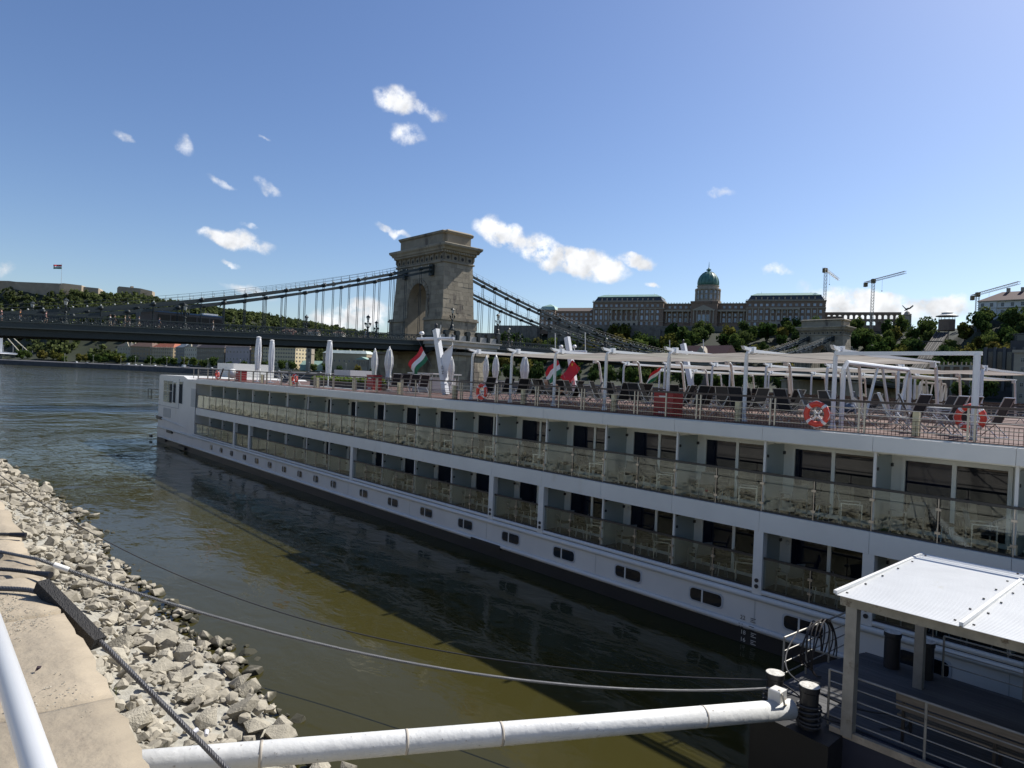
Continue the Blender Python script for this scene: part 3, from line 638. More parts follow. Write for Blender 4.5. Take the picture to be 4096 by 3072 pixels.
def wing(x0, x1, nwin, wx0, wx1, zb, port, cols):
    o = part(MB().box(x0, x1, 0, 30, zb - 6, 88.0), 'wing', PW, pal)
    for z, t, d in ((68.8, .5, .35), (81.2, .7, .6), (87.7, .6, .8)): part(MB().box(x0 - d, x1 + d, -d, 30 + d, z, z + t), 'cornice', PT, o)
    bal = MB()
    for k in range(int((x1 - x0) / 1.2)): bal.box(x0 + k * 1.2 + .3, x0 + k * 1.2 + .75, -.4, -.1, 88.3, 89.1)
    bal.box(x0 - .3, x1 + .3, -.5, 0, 89.1, 89.35); part(bal, 'balustrade', PT, o, kind='stuff')
    rf = part(MB().ring((x0 + x1) / 2, 15, [((x1 - x0) / 2 - .8, 14.2, 88.3), ((x1 - x0) / 2 - 3.2, 11.8, 92.4), ((x1 - x0) / 2 - 3.6, 11.2, 93.2)]), 'roof', SLATE, pal)
    part(MB().ring((x0 + x1) / 2, 15, [((x1 - x0) / 2 - 3.3, 11.6, 93.15), ((x1 - x0) / 2 - 3.3, 11.6, 93.5), ((x1 - x0) / 2 - 8.5, 6.5, 96.1)]), 'roof_cap', COP, rf)
    for xx in (x0 + 12, x1 - 12): part(MB().lathe([(.25, 95.6), (.2, 96.6), (.45, 97), (.1, 97.4), (.05, 98.6)], 6, (xx, 15, 0)), 'finial', COP, rf)
    for i in range(nwin):
        x = wx0 + (wx1 - wx0) * i / (nwin - 1); pin = port[0] < x < port[1]
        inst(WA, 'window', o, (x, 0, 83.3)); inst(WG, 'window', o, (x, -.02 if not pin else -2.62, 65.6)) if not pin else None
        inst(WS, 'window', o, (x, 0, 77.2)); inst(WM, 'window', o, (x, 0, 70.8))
        if 0 < i < nwin - 1: part(MB().box(x - .55, x + .55, 1.4, 4, 88.4, 91.2).prism([(x - .8, 1.3, 91.2), (x + .8, 1.3, 91.2), (x, 1.3, 91.9)], (0, 2, 0)), 'dormer', PT, rf)
        if not pin:
            for dx in (-2.45,): part(MB().box(x + dx - .4, x + dx + .4, -.25, 0, 69.3, 81.2), 'pilaster', PT, o)
    p = part(MB().box(port[0], port[1], -2.6, 0, zb - 4, 69.3).box(port[0], port[1], -2.6, 0, 80.0, 81.9), 'portico', PT, pal)
    for i in range(cols):
        x = port[0] + 1 + (port[1] - port[0] - 2) * i / (cols - 1)
        part(MB().lathe([(.75, 69.3), (.75, 69.8), (.58, 70), (.5, 79.2), (.75, 79.5), (.75, 80)], 10, (x, -1.7, 0)), 'column', PT, p)
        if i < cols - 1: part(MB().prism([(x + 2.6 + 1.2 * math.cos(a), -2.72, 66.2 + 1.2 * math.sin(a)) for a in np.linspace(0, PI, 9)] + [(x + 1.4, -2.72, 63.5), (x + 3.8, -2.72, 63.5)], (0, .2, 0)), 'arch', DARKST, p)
wing(-108.9, -39.2, 13, -105.3, -44.5, 66, (-90, -62.8), 6); wing(35.6, 101.3, 13, 38.9, 97.6, 69, (56, 81), 6)
ce = part(MB().box(-39.1, 35.5, 5, 28, 60, 86.3), 'centre_range', PW, pal)
part(MB().box(-39, 35.5, 1.2, 28, 78.7, 80.3).box(-39, 35.5, 4.4, 28.5, 86.0, 86.7), 'cornice', PT, ce)
for i in range(28): part(MB().box(-38.5 + i * 2.7, -37.9 + i * 2.7, 4.5, 5.1, 86.7, 87.6), 'roof_post', COP, ce) if not -15 < -38 + i * 2.7 < 12 else None
for x in [-36.5 + i * 5.1 for i in range(5)] + [13.5 + i * 5.1 for i in range(5)]:
    part(MB().lathe([(.8, 68), (.6, 68.6), (.5, 78), (.8, 78.4), (.8, 78.7)], 10, (x, 2.2, 0)), 'column', PT, ce)
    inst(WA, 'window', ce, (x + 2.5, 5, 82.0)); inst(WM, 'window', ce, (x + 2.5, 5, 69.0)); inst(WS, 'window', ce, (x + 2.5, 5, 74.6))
cb = part(MB().box(-13.4, 10.5, -.5, 28, 60, 86.5).box(-14, 11, -1, 28, 86.5, 88.2), 'centre_block', PW, pal)
part(MB().prism([(-11.4, -1.6, 80.2), (8, -1.6, 80.2), (-1.7, -1.6, 84.6)], (0, 1.2, 0)).box(-11.8, 8.4, -1.8, 0, 79.4, 80.2), 'pediment', PT, cb)
for x in (-10.6, -7.6, -3.4, 0.2, 4.2, 7.2): part(MB().lathe([(.85, 67.5), (.65, 68.2), (.55, 78.6), (.85, 79), (.85, 79.4)], 10, (x, -1.1, 0)), 'column', PT, cb)
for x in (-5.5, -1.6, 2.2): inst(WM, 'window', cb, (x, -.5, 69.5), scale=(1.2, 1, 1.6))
DX, DY = -.3, 13
dr = part(MB().lathe([(12.8, 86.5), (12.8, 89.2), (11.0, 89.4), (10.8, 99.6), (11.9, 99.9), (11.9, 100.9), (9.9, 101.1), (9.9, 103.4), (10.3, 103.6), (10.3, 104.1)], 32, (DX, DY, 0)), 'drum', PT, pal)
for k in range(16):
    a = 2 * PI * (k + .5) / 16
    for da in (-.055, .055): part(MB().lathe([(.6, 89.3), (.45, 90), (.4, 98.8), (.65, 99.2), (.65, 99.9)], 8, (DX + 11.3 * math.cos(a + da), DY + 11.3 * math.sin(a + da), 0)), 'column', PT, dr)
    b = 2 * PI * k / 16
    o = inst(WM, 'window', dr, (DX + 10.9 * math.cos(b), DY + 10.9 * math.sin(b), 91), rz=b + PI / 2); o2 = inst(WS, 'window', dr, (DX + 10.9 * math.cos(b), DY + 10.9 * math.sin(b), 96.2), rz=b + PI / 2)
do = part(MB().lathe([(9.4, 104.1), (9.75, 106), (9.6, 108.4), (8.9, 111), (7.5, 113.6), (5.4, 115.9), (3.0, 117.3), (1.6, 117.8)], 32, (DX, DY, 0)), 'dome', DOME, pal, smooth=True)
for k in range(16):
    a = 2 * PI * (k + .5) / 16
    part(MB().tube([(DX + r_ * math.cos(a), DY + r_ * math.sin(a), z) for r_, z in ((9.5, 104.2), (9.85, 106), (9.7, 108.4), (9.0, 111), (7.6, 113.6), (5.5, 115.9), (3.1, 117.4))], .25, 5), 'rib', DOME, do)
part(MB().lathe([(1.3, 117.6), (1.2, 118.6), (2.3, 118.9), (2.3, 119.8), (1.2, 120.1), (1.0, 120.8), (.35, 121.4), (.25, 124), (.08, 127.2)], 12, (DX, DY, 0)), 'lantern', DOME, do)
# low left range with its corner tower
lw = part(MB().box(-152, -108.9, 8, 26, 60, 79.9), 'low_range', PW, pal)
part(MB().prism([(-152, 7.4, 79.9), (-152, 26.6, 79.9), (-152, 17, 84.3)], (43, 0, 0)), 'roof', mat('brown_tiles', (.11, .085, .07), .8, .15, .6), lw)
tw_ = part(MB().box(-166.8, -150, 4, 26, 56, 81), 'corner_tower', PW, pal)
part(MB().ring(-158.4, 15, [(8.8, 11.4, 81), (6.4, 9, 84.6), (5.6, 8, 84.9), (.6, 3, 87.4)]), 'roof', COP, tw_)
for i in range(8):
    for z, me in ((75.5, WA), (71.2, WA), (66.6, WG)): inst(me, 'window', lw, (-148 + i * 5, 8, z))
for i in range(3):
    for z, me in ((76, WA), (71, WA), (66, WG)): inst(me, 'window', tw_, (-163.4 + i * 5, 4, z))
# roofless right range: open arched windows with the sky behind
rr_ = part(MB().box(101.4, 160, 6, 8, 60, 67.2).box(101.4, 160, 6, 8, 70.8, 72.6).box(101.4, 160, 5.6, 8.2, 76.4, 78.4), 'open_range', PW, pal)
for i in range(14):
    x = 101.4 + i * 4.4; part(MB().box(x, x + 1.9, 6.02, 7.98, 67.2, 76.4), 'wall_pier', PW, rr_)
    for zt in (70.85, 76.45):
        if i < 13: part(MB().prism([(x + 1.85, 6.05, zt)] + [(x + 3.15 - 1.25 * math.cos(a), 6.05, zt - 1.6 + 1.25 * math.sin(a)) for a in np.linspace(0, PI, 9)] + [(x + 4.45, 6.05, zt)], (0, 1.85, 0)), 'arch_head', PT, rr_)
for i in (0, 1, 2, 5, 6, 9): part(MB().box(101.4 + i * 4.4 + 1.9, 101.4 + i * 4.4 + 4.4, 7.2, 7.6, 67.2, 70.8), 'boarded_opening', PW, rr_)
for i in (0, 1, 2): part(MB().box(101.4 + i * 4.4 + 1.9, 101.4 + i * 4.4 + 4.4, 7.2, 7.6, 72.6, 75.0), 'boarded_opening', PW, rr_)
# gate pillar and the bronze bird
gp = thing('gate_pillar', 'tall pale stone gate pillar at the right end of the palace', 'pillar', tuple(CD), R(-65.2))
part(MB().ring(164.3, 6, [(3.2, 3.2, 60), (3.2, 3.2, 68.5), (2.5, 2.5, 69), (2.4, 2.4, 75.2), (3.0, 3.0, 75.6), (3.0, 3.0, 76.4), (2.2, 2.2, 77)]), 'shaft', PT, gp)
part(MB().lathe([(2.2, 77), (2.0, 78), (1.2, 78.9), (.5, 79.2)], 12, (164.3, 6, 0)), 'dome', PT, gp)
for dx in (-2.6, 2.6): part(MB().lathe([(.5, 69), (.4, 74.6), (.55, 75.2)], 8, (164.3 + dx, 3.3, 0)), 'column', PT, gp)
eg = thing('bird_statue', 'dark bronze bird statue with raised wings on the gate pillar', 'statue', tuple(CD), R(-65.2)); EB = mat('bronze', (.04, .05, .045), .5)
part(MB().tube([(162.0, 6, 79.6), (163.3, 6, 80.3), (164.4, 6, 81.2), (165.3, 6, 81.8), (165.9, 6, 81.6), (166.3, 6, 81.3)], [.15, .6, .85, .45, .35, .05], 8), 'body', EB, eg)
part(MB().prism([(164.2, 5.6, 81.2), (166.0, 5.0, 82.4), (168.2, 4.6, 84.4), (168.6, 4.6, 83.4), (166.6, 5.0, 81.2), (164.6, 5.6, 80.4)], (0, .25, 0)), 'wing', EB, eg)
part(MB().prism([(164.0, 6.4, 81.2), (162.6, 7.2, 82.6), (160.6, 8.0, 84.8), (161.0, 8.0, 83.6), (162.8, 7.2, 81.2), (163.6, 6.4, 80.4)][::-1], (0, .25, 0)), 'wing', EB, eg)
part(MB().tube([(164.3, 6, 80.6), (164.2, 6, 79.1)], .22, 6), 'leg', EB, eg)
# retaining walls and terraces under the palace (local palace frame)
def rwall(label, boxes, name='retaining_wall'):
    t = thing(name, label, 'wall', tuple(CD), R(-65.2))
    for i, b in enumerate(boxes): part(MB().box(*b), 'wall_section' if i % 2 == 0 else 'buttress', RET, t)
rwall('long dark stone retaining wall below the left palace wing', [(-152, -44, -9, 0, 40, 64.4), (-120, -117, -10.5, -9, 40, 60), (-98, -95, -10.5, -9, 40, 60), (-76, -73, -10.5, -9, 40, 60)])
rwall('pale stone bastion wall at the left end of the palace', [(-214, -166, -4, 12, 28, 63.8), (-190, -186, -6, -4, 28, 58), (-236, -213, 2, 14, 26, 56)], 'bastion_wall')
rwall('stepped stone terrace wall in front of the palace dome', [(-44, 42, -14, 4, 50, 63.6), (-44, -38, -16, -14, 46, 60)], 'terrace_wall')
rwall('grey stone wall half way down the wooded palace slope', [(-105, -20, -46, -44, 30, 44)], 'slope_wall')
# ------------------------------------------------------------------ right-hand hilltop: inclined railway, pavilion, white palace, cranes
fr_ = thing('funicular_railway', 'steep inclined railway climbing between dark trees on the right', 'railway', (480, 142, 0), world=True)
A_, B_ = Vector((414, 135.2, 3)), Vector((552, 151, 54.5)); dd = (B_ - A_).normalized(); sd = Vector((-dd.y, dd.x, 0)).normalized()
part(MB().prism([A_ + sd * 3.6 - Vector((0,0,9)), A_ + sd * 3.6, B_ + sd * 3.6, B_ + sd * 3.6 - Vector((0,0,9))], tuple(-sd * 7.2)), 'track_bed', mat('track_bed', (.035, .032, .028), .95, .3, .5), fr_)
for q in (-2.6, -1.2, 1.2, 2.6): part(MB().beam(A_ + sd * q + Vector((0,0,.15)), B_ + sd * q + Vector((0,0,.15)), .25, .25), 'rail', mat('rail_steel', (.1, .09, .08), .6), fr_)
for q in (-3.7, 3.7): part(MB().beam(A_ + sd * q + Vector((0,0,.4)), B_ + sd * q + Vector((0,0,.4)), .6, 1.0), 'side_wall', mat('track_wall', (.09, .08, .07), .95, .3, .5), fr_)
for t in (.45, .72): p = A_ + (B_ - A_) * t; part(MB().beam(p + sd * 6 + Vector((0,0,5)), p - sd * 6 + Vector((0,0,5)), 2, .6), 'footbridge', IRON, fr_)
pv = thing('pavilion', 'round pavilion with a wide pale roof at the top of the railway', 'pavilion', (560, 151, 0), world=True)
part(MB().lathe([(5.4, 56), (5.4, 64.2)], 12, (560, 151, 0)), 'base', PW, pv)
for k in range(12): part(MB().tube([(560 + 5 * math.cos(k * PI / 6), 151 + 5 * math.sin(k * PI / 6), 64.2), (560 + 5 * math.cos(k * PI / 6), 151 + 5 * math.sin(k * PI / 6), 66.6)], .18, 6), 'column', PT, pv)
part(MB().lathe([(7, 66.5), (7.2, 66.8), (3.4, 68.4), (3.4, 69), (3.9, 69.1), (.4, 70.1)], 24, (560, 151, 0)), 'roof', mat('pavilion_roof', (.5, .5, .47), .6), pv)
wp = thing('white_palace', 'white two-storey palace with dark red hipped roof at the right edge', 'palace', (560, 90, 0), world=True)
WHT = mat('white_plaster', (.62, .62, .60), .85, .06, .4)
part(MB().box(548, 574, 50, 129, 56, 74.2).box(547, 548, 118.6, 129, 56, 74.2), 'body', WHT, wp); part(MB().box(546.4, 574.5, 49.5, 129.5, 74.2, 74.8).box(546.8, 574, 50, 129.2, 69.6, 69.9), 'cornice', PT, wp)
part(MB().ring(560.5, 89.5, [(14.2, 40.4, 74.8), (.4, 29, 82)]), 'roof', mat('dark_red_tiles', (.07, .03, .026), .8, .2, .8), wp)
for y in (115, 107, 97): part(MB().box(559, 561, y - 1, y + 1, 79, 84.5), 'chimney', PT, wp)
wm_ = win_mesh(1.5, 2.3, pane=WPD)
for y in (126.6, 121.4, 115.5, 110, 104.5, 99, 93.5):
    for z in (70.8, 66): inst(wm_, 'window', wp, (547 if y > 118 else 548, y, z), rz=-PI / 2)
CR_ = mat('crane_paint', (.42, .40, .34), .5); CRD = mat('crane_dark', (.16, .12, .06), .6)
def lattice(a, b, w, h, n, r=.12):
    a = Vector(a); b = Vector(b); d = (b - a).normalized(); up = Vector((0,0,1)) if abs(d.z) < .9 else Vector((1,0,0)); s = d.cross(up).normalized() * w / 2; u = s.cross(d).normalized() * h / 2
    m = MB(); cs = [-s - u, s - u, s + u, -s + u]
    for c in cs: m.tube([a + c, b + c], r, 4)
    for i in range(n):
        p = a + (b - a) * i / n; q = a + (b - a) * (i + 1) / n
        for j in range(4): m.tube([p + cs[j], q + cs[(j + 1) % 4]], r * .6, 4)
    return m
def crane(label, x, y, zb, zt, dirv_, L, Lc):
    t = thing('tower_crane', label, 'crane', (x, y, zb), world=True, group='tower cranes behind the palace'); d = Vector(dirv_).normalized(); T = Vector((x, y, zt))
    part(lattice((x, y, zb), (x, y, zt), 2.0, 2.0, 18, .16), 'mast', CR_, t)
    part(lattice(T + Vector((0,0,1)), T + d * L + Vector((0,0,1)), 1.5, 1.8, 22, .14), 'jib', CR_, t)
    part(lattice(T + Vector((0,0,.8)), T - d * Lc + Vector((0,0,.8)), 1.8, 1.2, 5, .14), 'counter_jib', CRD, t)
    part(MB().beam(T - d * (Lc - 3) + Vector((0,0,-1)), T - d * Lc + Vector((0,0,-1)), 2.2, 3.4), 'counterweight', CRD, t)
    part(MB().beam(T - d * 1.4 + Vector((0,0,.6)), T + d * 1.6 + Vector((0,0,.6)), 2.6, 3.4), 'cab', CRD, t)
    part(MB().tube([T + d * L * .3 + Vector((0,0,.2)), T + d * L * .3 + Vector((0,0,-9))], .07, 4).ball(tuple(T + d * L * .3 + Vector((0,0,-9.5))), .5, 6, 4), 'hook_cable', CRD, t)
aw = Vector((.92, .4, 0)); rt = Vector((.4, -.92, 0))
crane('tower crane nearest the dome, jib pointing away', 600, 256.5, 58, 115, aw * 70 + rt * 14, 60, 9)
crane('middle tower crane over the roofless palace range', 600, 216.8, 58, 102.2, -aw * 37 + rt * 18, 44, 13)
crane('tower crane half hidden behind the white palace', 620, 147, 58, 88.5, -aw * 74 + rt * 17, 60, 10)
# ------------------------------------------------------------------ houses on the far quay
def block(name, label, p0, p1, ze, zr, wallc, roofc, floors, cols, depth=20, roof='hip', winm=None, gable=None, scaffold=False):
    a = Vector((*p0, 0)); b = Vector((*p1, 0)); L_ = (b - a).length; ang = math.atan2(b.y - a.y, b.x - a.x)
    t = thing(name, label, 'building', (*p0, 0), ang)
    wallc = (wallc[0] * 1.12, wallc[1] * 1.0, wallc[2] * .84); wm = mat('wall_%s' % label[:18], wallc, .9, .1, .15); rm = mat('roof_%s' % label[:18], roofc, .8, .18, .3)
    w = part(MB().box(0, L_, 0, depth, 4, ze), 'wall', wm, t); part(MB().box(-.3, L_ + .3, -.5, depth + .3, ze - .5, ze).box(-.1, L_ + .1, -.2, depth, 10.4, 10.8), 'cornice', wm, w)
    if roof == 'hip': rf = part(MB().ring(L_ / 2, depth / 2, [(L_ / 2 + .4, depth / 2 + .4, ze), (max(L_ / 2 - (zr - ze) * 1.2, .4), max(depth / 2 - (zr - ze) * 1.2, .3), zr)]), 'roof', rm, t)
    elif roof == 'gable': rf = part(MB().prism([(-.3, -.5, ze), (-.3, depth + .5, ze), (-.3, depth / 2, zr)], (L_ + .6, 0, 0)), 'roof', rm, t)
    else: rf = part(MB().box(-.2, L_ + .2, -.2, depth + .2, ze, ze + .8), 'roof', rm, t)
    if gable is not None: part(MB().prism([(gable - 4, -.6, ze), (gable + 4, -.6, ze), (gable + 2, -.6, ze + 4), (gable, -.6, ze + 7.5), (gable - 2, -.6, ze + 4)], (0, 1, 0)), 'gable', wm, t)
    for i in range(3): part(MB().box(L_ * (.2 + .3 * i), L_ * (.2 + .3 * i) + 1.2, depth * .5, depth * .5 + 1.4, ze, zr + 1.6), 'chimney', wm, rf)
    wmesh = winm or win_mesh(1.3, 2.0, pane=WPD)
    fh = (ze - 8) / floors
    for f in range(floors):
        for c_ in range(cols): inst(wmesh, 'window', w, (L_ * (c_ + .5) / cols, -.02, 8 + f * fh + .8))
        for c_ in range(4): inst(wmesh, 'window', w, (L_ + .02, depth * (c_ + .5) / 4, 8 + f * fh + .8), rz=PI / 2)
    if scaffold:
        m = MB()
        for f in range(floors + 1): m.box(-.5, L_ + .5, -1.8, -.6, 7 + f * fh, 7.15 + f * fh)
        for c_ in range(9): m.box(L_ * c_ / 8 - .05, L_ * c_ / 8 + .05, -1.8, -1.7, 6, ze + 1)
        part(m, 'scaffold', mat('scaffold', (.5, .5, .47), .6), t)
    return t
block('apartment_house', 'narrow pale house with a dark turret roof at the left end of the row', (199, 966), (210, 949), 29, 33.6, (.36, .35, .31), (.06, .055, .05), 4, 5, gable=14)
block('apartment_house', 'brown house with a sloping brown tiled roof beside the red-roofed one', (210, 949), (228, 922), 29.5, 35.4, (.27, .23, .17), (.12, .07, .05), 4, 7)
block('apartment_house', 'long cream house with a bright red tiled roof and scaffolding', (228, 922), (242, 884), 29.3, 34.2, (.42, .37, .28), (.33, .10, .05), 5, 10, scaffold=True)
block('apartment_house', 'grey modern house with balconies right of the red-roofed one', (243, 878), (247, 857), 29.6, 34.2, (.20, .21, .22), (.17, .2, .22), 5, 5)
block('apartment_house', 'white gabled house with a dark mansard roof on the far quay', (247, 857), (252, 828), 30.5, 36, (.52, .50, .45), (.05, .045, .05), 4, 6, gable=14)
block('apartment_house', 'long grey brown house with a dark roof and white dormers', (252, 828), (263, 769), 29.5, 36, (.22, .20, .17), (.06, .045, .045), 4, 14)
block('apartment_house', 'plain lilac grey house with small windows and a brown roof', (263.5, 766), (274, 724), 31, 35, (.40, .37, .42), (.16, .12, .10), 3, 7)
block('apartment_house', 'yellow ochre house with tall windows on the far quay', (275, 722), (281, 708), 31.3, 34.2, (.34, .27, .15), (.17, .07, .05), 5, 5)
block('office_block', 'cream office block with long rows of square windows', (281.5, 707), (301, 670), 31.5, 34, (.52, .48, .36), (.30, .29, .27), 6, 13, roof='flat', winm=win_mesh(1.7, 1.5, pane=WPD))
block('bazaar_hall', 'long pale hall with a light green roof and blank upper wall', (317, 640), (341, 594), 27, 30, (.33, .30, .24), (.42, .48, .44), 2, 9, depth=16)
gz_ = thing('garden_pavilion', 'pale garden pavilion with a great arch and colonnade below the long hall', 'building', (330, 596, 0), math.atan2(-46, 24))
part(MB().box(0, 14, 0, 8, 5, 21), 'wall', PT, gz_); part(MB().box(30, 40, 0, 8, 5, 17), 'wall', PT, gz_); part(MB().prism([(-.5, -.6, 21), (14.5, -.6, 21), (7, -.6, 23.6)], (0, 9, 0)).box(29.5, 40.5, -.5, 8.5, 17, 17.8), 'roof', COP, gz_)
for i in range(5): part(MB().lathe([(.45, 14.5), (.38, 19.4), (.5, 20)], 8, (1.8 + i * 2.6, -.6, 0)), 'column', PT, gz_)
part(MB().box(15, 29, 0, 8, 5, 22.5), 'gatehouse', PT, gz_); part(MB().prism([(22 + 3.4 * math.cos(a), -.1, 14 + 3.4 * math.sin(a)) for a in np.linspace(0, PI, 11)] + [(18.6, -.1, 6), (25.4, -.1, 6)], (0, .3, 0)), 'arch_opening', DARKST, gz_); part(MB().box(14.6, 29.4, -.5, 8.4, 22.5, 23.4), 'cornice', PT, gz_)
ch_ = thing('church', 'small church with a slim pale bell tower behind the far quay trees', 'church', (309, 652, 0), math.atan2(-30, 20))
part(MB().box(-3, 3, -3, 3, 5, 35).box(-3.4, 3.4, -3.4, 3.4, 25, 25.6).box(-3.5, 3.5, -3.5, 3.5, 31, 31.7), 'tower', PT, ch_)
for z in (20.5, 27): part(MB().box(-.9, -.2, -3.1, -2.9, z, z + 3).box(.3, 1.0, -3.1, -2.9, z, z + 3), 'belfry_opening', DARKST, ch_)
part(MB().prism([(-14, 4, 5), (-14, 18, 5), (-14, 18, 14), (-14, 11, 18.5), (-14, 4, 14)], (34, 0, 0)), 'nave', COP, ch_)
VW = win_mesh(1.2, 1.8, pane=WPD)
# villas on the wooded slope, dark hotel and portal buildings by the right bridge head
for i, (x, y, w, h, lb) in enumerate([(384, 900, 16, 9, 'red brown villa with white windows among the trees on the far slope'), (412, 890, 20, 8, 'pale villa in the trees right of the red brown one'), (440, 862, 15, 10, 'tall pale villa half way along the wooded slope'), (470, 842, 22, 7, 'long low white house near the crest of the wooded slope'), (505, 812, 18, 8, 'small grey house at the lower end of the wooded slope')]):
    z0 = float(terr([x], [y])[0]); t = thing('villa', lb, 'house', (x, y, z0 - 1), R(-52))
    part(MB().box(0, w, 0, 10, 0, h + 3), 'wall', mat('villa_%d' % i, [(.25, .1, .08), (.5, .47, .42), (.45, .43, .38), (.55, .54, .52), (.4, .4, .4)][i], .9), t)
    part(MB().ring(w / 2, 5, [(w / 2 + .5, 5.5, h + 3), (w / 2 - 3.5, 1, h + 6)]), 'roof', mat('villa_roof', (.14, .10, .08), .9), t)
    for k in range(4):
        for f in range(2): inst(VW, 'window', t, (w * (k + .5) / 4, 0, 4 + f * 3.4))
ht = thing('hotel_building', 'dark modern stepped building with vertical fins at the right edge', 'building', (415, 80, 0), world=True); HM = mat('dark_cladding', (.035, .036, .04), .6, .15, .3)
part(MB().box(415, 440, 60, 95, 5, 34).box(418, 440, 60, 84, 34, 38).box(420, 440, 60, 80, 38.6, 42), 'body', HM, ht)
for i in range(9): part(MB().box(414.2, 415, 61 + i * 4, 62.2 + i * 4, 12, 34.5), 'fin', mat('fin_grey', (.09, .09, .09), .7), ht)
for i in range(8): part(MB().box(414.9, 414.98, 62.6 + i * 4, 64.6 + i * 4, 14, 32), 'window', WPD, ht)
part(MB().lathe([(6, 38), (6, 41), (6.6, 41.2), (6.6, 41.6)], 20, (424, 78, 0)), 'glass_rotunda', mat('rotunda', (.02, .025, .03), .2), ht)
pt = thing('tunnel_portal', 'grey stone portal building with a flat balustraded roof behind the awnings', 'building', (415, 105, 0), world=True)
part(MB().box(412, 430, 97, 114, 5, 24), 'wall', PW, pt); part(MB().box(411.2, 430.5, 96.2, 114.8, 24, 25), 'cornice', PT, pt)
for i in range(9): part(MB().box(411.6, 412.2, 97 + i * 2.05, 97.5 + i * 2.05, 25, 26.6), 'baluster', PT, pt)
for i in range(4): part(MB().lathe([(.8, 8), (.65, 9), (.6, 22), (.9, 23.4), (.9, 24)], 8, (411.4, 99 + i * 4.3, 0)), 'column', PT, pt)
cl = thing('classical_house', 'pale classical house front beside the dark stepped building', 'building', (412, 66, 0), world=True)
part(MB().box(404, 412, 58, 79.5, 5, 31), 'wall', PT, cl); part(MB().box(403.3, 412.4, 57, 80.2, 31, 32.4).box(403.5, 412.2, 57.4, 80, 20, 20.8), 'cornice', PT, cl)
for i in range(4):
    for z in (9, 14.5, 22, 26.5): inst(VW, 'window', cl, (404, 61 + i * 5, z), rz=-PI / 2)
rd = thing('red_roof_house', 'low house with dark red roof and pale gable below the palace slope', 'house', (430, 270, 0), world=True)
part(MB().box(430, 446, 252, 288, 5, 31), 'wall', PW, rd); part(MB().prism([(429, 251, 31), (447, 251, 31), (438, 251, 38.6)], (0, 38, 0)), 'roof', mat('maroon_tiles', (.075, .03, .028), .8, .2, .6), rd)
part(MB().prism([(428.6, 264, 30), (428.6, 277, 30), (428.6, 270.5, 37.6)], (6, 0, 0)), 'gable', PT, rd)
for i in range(8): inst(VW, 'window', rd, (430, 254 + i * 4.4, 25.5), rz=-PI / 2)
# ------------------------------------------------------------------ fortress, flag, monument and the white bridge far left
FT = mat('fort_stone', (.33, .27, .195), .95, .16, .1, stain=((.26, .22, .17), .06, .58))
ft = thing('fortress', 'long tan stone fortress wall along the top of the wooded hill', 'fortress', (200, 1255, 104), world=True)
fp_ = [(107, 1330, 129.4), (118, 1316, 129.4), (126, 1303, 128), (176, 1256, 128), (181, 1255.5, 129), (205, 1254, 128.6), (208, 1257, 127), (228, 1253.6, 126.8), (237, 1262, 121.5)]
for (a, b) in zip(fp_[:-1], fp_[1:]): part(MB().prism([(a[0], a[1], 100), (b[0], b[1], 100), (b[0], b[1], b[2]), (a[0], a[1], a[2])], (8, 16, 0)), 'wall', FT, ft)
f2 = thing('fortress_bastion', 'separate tan stone bastion at the right end of the hilltop fortress', 'fortress', (275, 1216, 104), world=True)
for (a, b) in zip([(250, 1231, 128.6), (252, 1229, 131), (280, 1215, 130), (297, 1213.5, 127.5)][:-1], [(252, 1229, 131), (280, 1215, 130), (297, 1213.5, 127.5)]): part(MB().prism([(a[0], a[1], 100), (b[0], b[1], 100), (b[0], b[1], b[2]), (a[0], a[1], a[2])], (8, 16, 0)), 'wall', FT, f2)
part(MB().box(268, 272, 1224, 1229, 128, 133), 'turret', FT, f2)
FLR, FLW, FLG = mat('flag_red', (.55, .02, .03), .8, .1, 2), mat('flag_white', (.75, .75, .74), .8, .06, 2), mat('flag_green', (.02, .16, .07), .8, .1, 2)
def flag(t, hoist, d, drop, L, H, cols, seed=0, sag=.25):
    """striped cloth hanging from a slanting line: hoist point, direction of the fly, direction down the hoist"""
    d = Vector(d).normalized(); dn = Vector(drop).normalized(); nn_ = d.cross(dn).normalized(); n = 12; k = len(cols)
    for s in range(k):
        m = MB()
        for i in range(n + 1):
            u = i / n
            for q in (0, .5, 1):
                v = (s + q) / k; p = Vector(hoist) + d * L * u + dn * H * v + nn_ * (math.sin(u * 7 + v * 2 + seed) * .07 * L * (.3 + u)) - Vector((0,0,1)) * sag * L * u * u
                m.v.append(tuple(p))
        for i in range(n):
            for q in range(2): b = i * 3 + q; m._f((b, b + 3, b + 4, b + 1))
        part(m, 'stripe', cols[s], t, smooth=True)
POLE = mat('pole_metal', (.45, .45, .44), .4, metal=.3)
fl = thing('flag', 'red white and green flag on a tall pole above the fortress', 'flag', (178, 1256, 128), world=True)
part(MB().tube([(178, 1256, 126), (178, 1256, 160)], [.3, .15], 6), 'pole', POLE, fl); flag(fl, (178, 1256, 157.5), (-1, .35, -.05), (0, 0, -1), 11, 6.6, [FLR, FLW, FLG], 1, .05)
mo = thing('monument', 'scaffolded monument plinth at the left edge of the hilltop', 'monument', (103, 1335, 118), world=True)
part(MB().box(98, 103.5, 1330, 1338, 110, 146), 'plinth', PT, mo); part(MB().lathe([(2.4, 146), (2.0, 150), (1.0, 158), (.4, 161)], 8, (100.5, 1334, 0)), 'figure', EB, mo)
part(lattice((105, 1334, 112), (105, 1334, 147), 3, 4, 9, .12), 'scaffold', mat('scaffold', (.5, .5, .47), .6), mo)
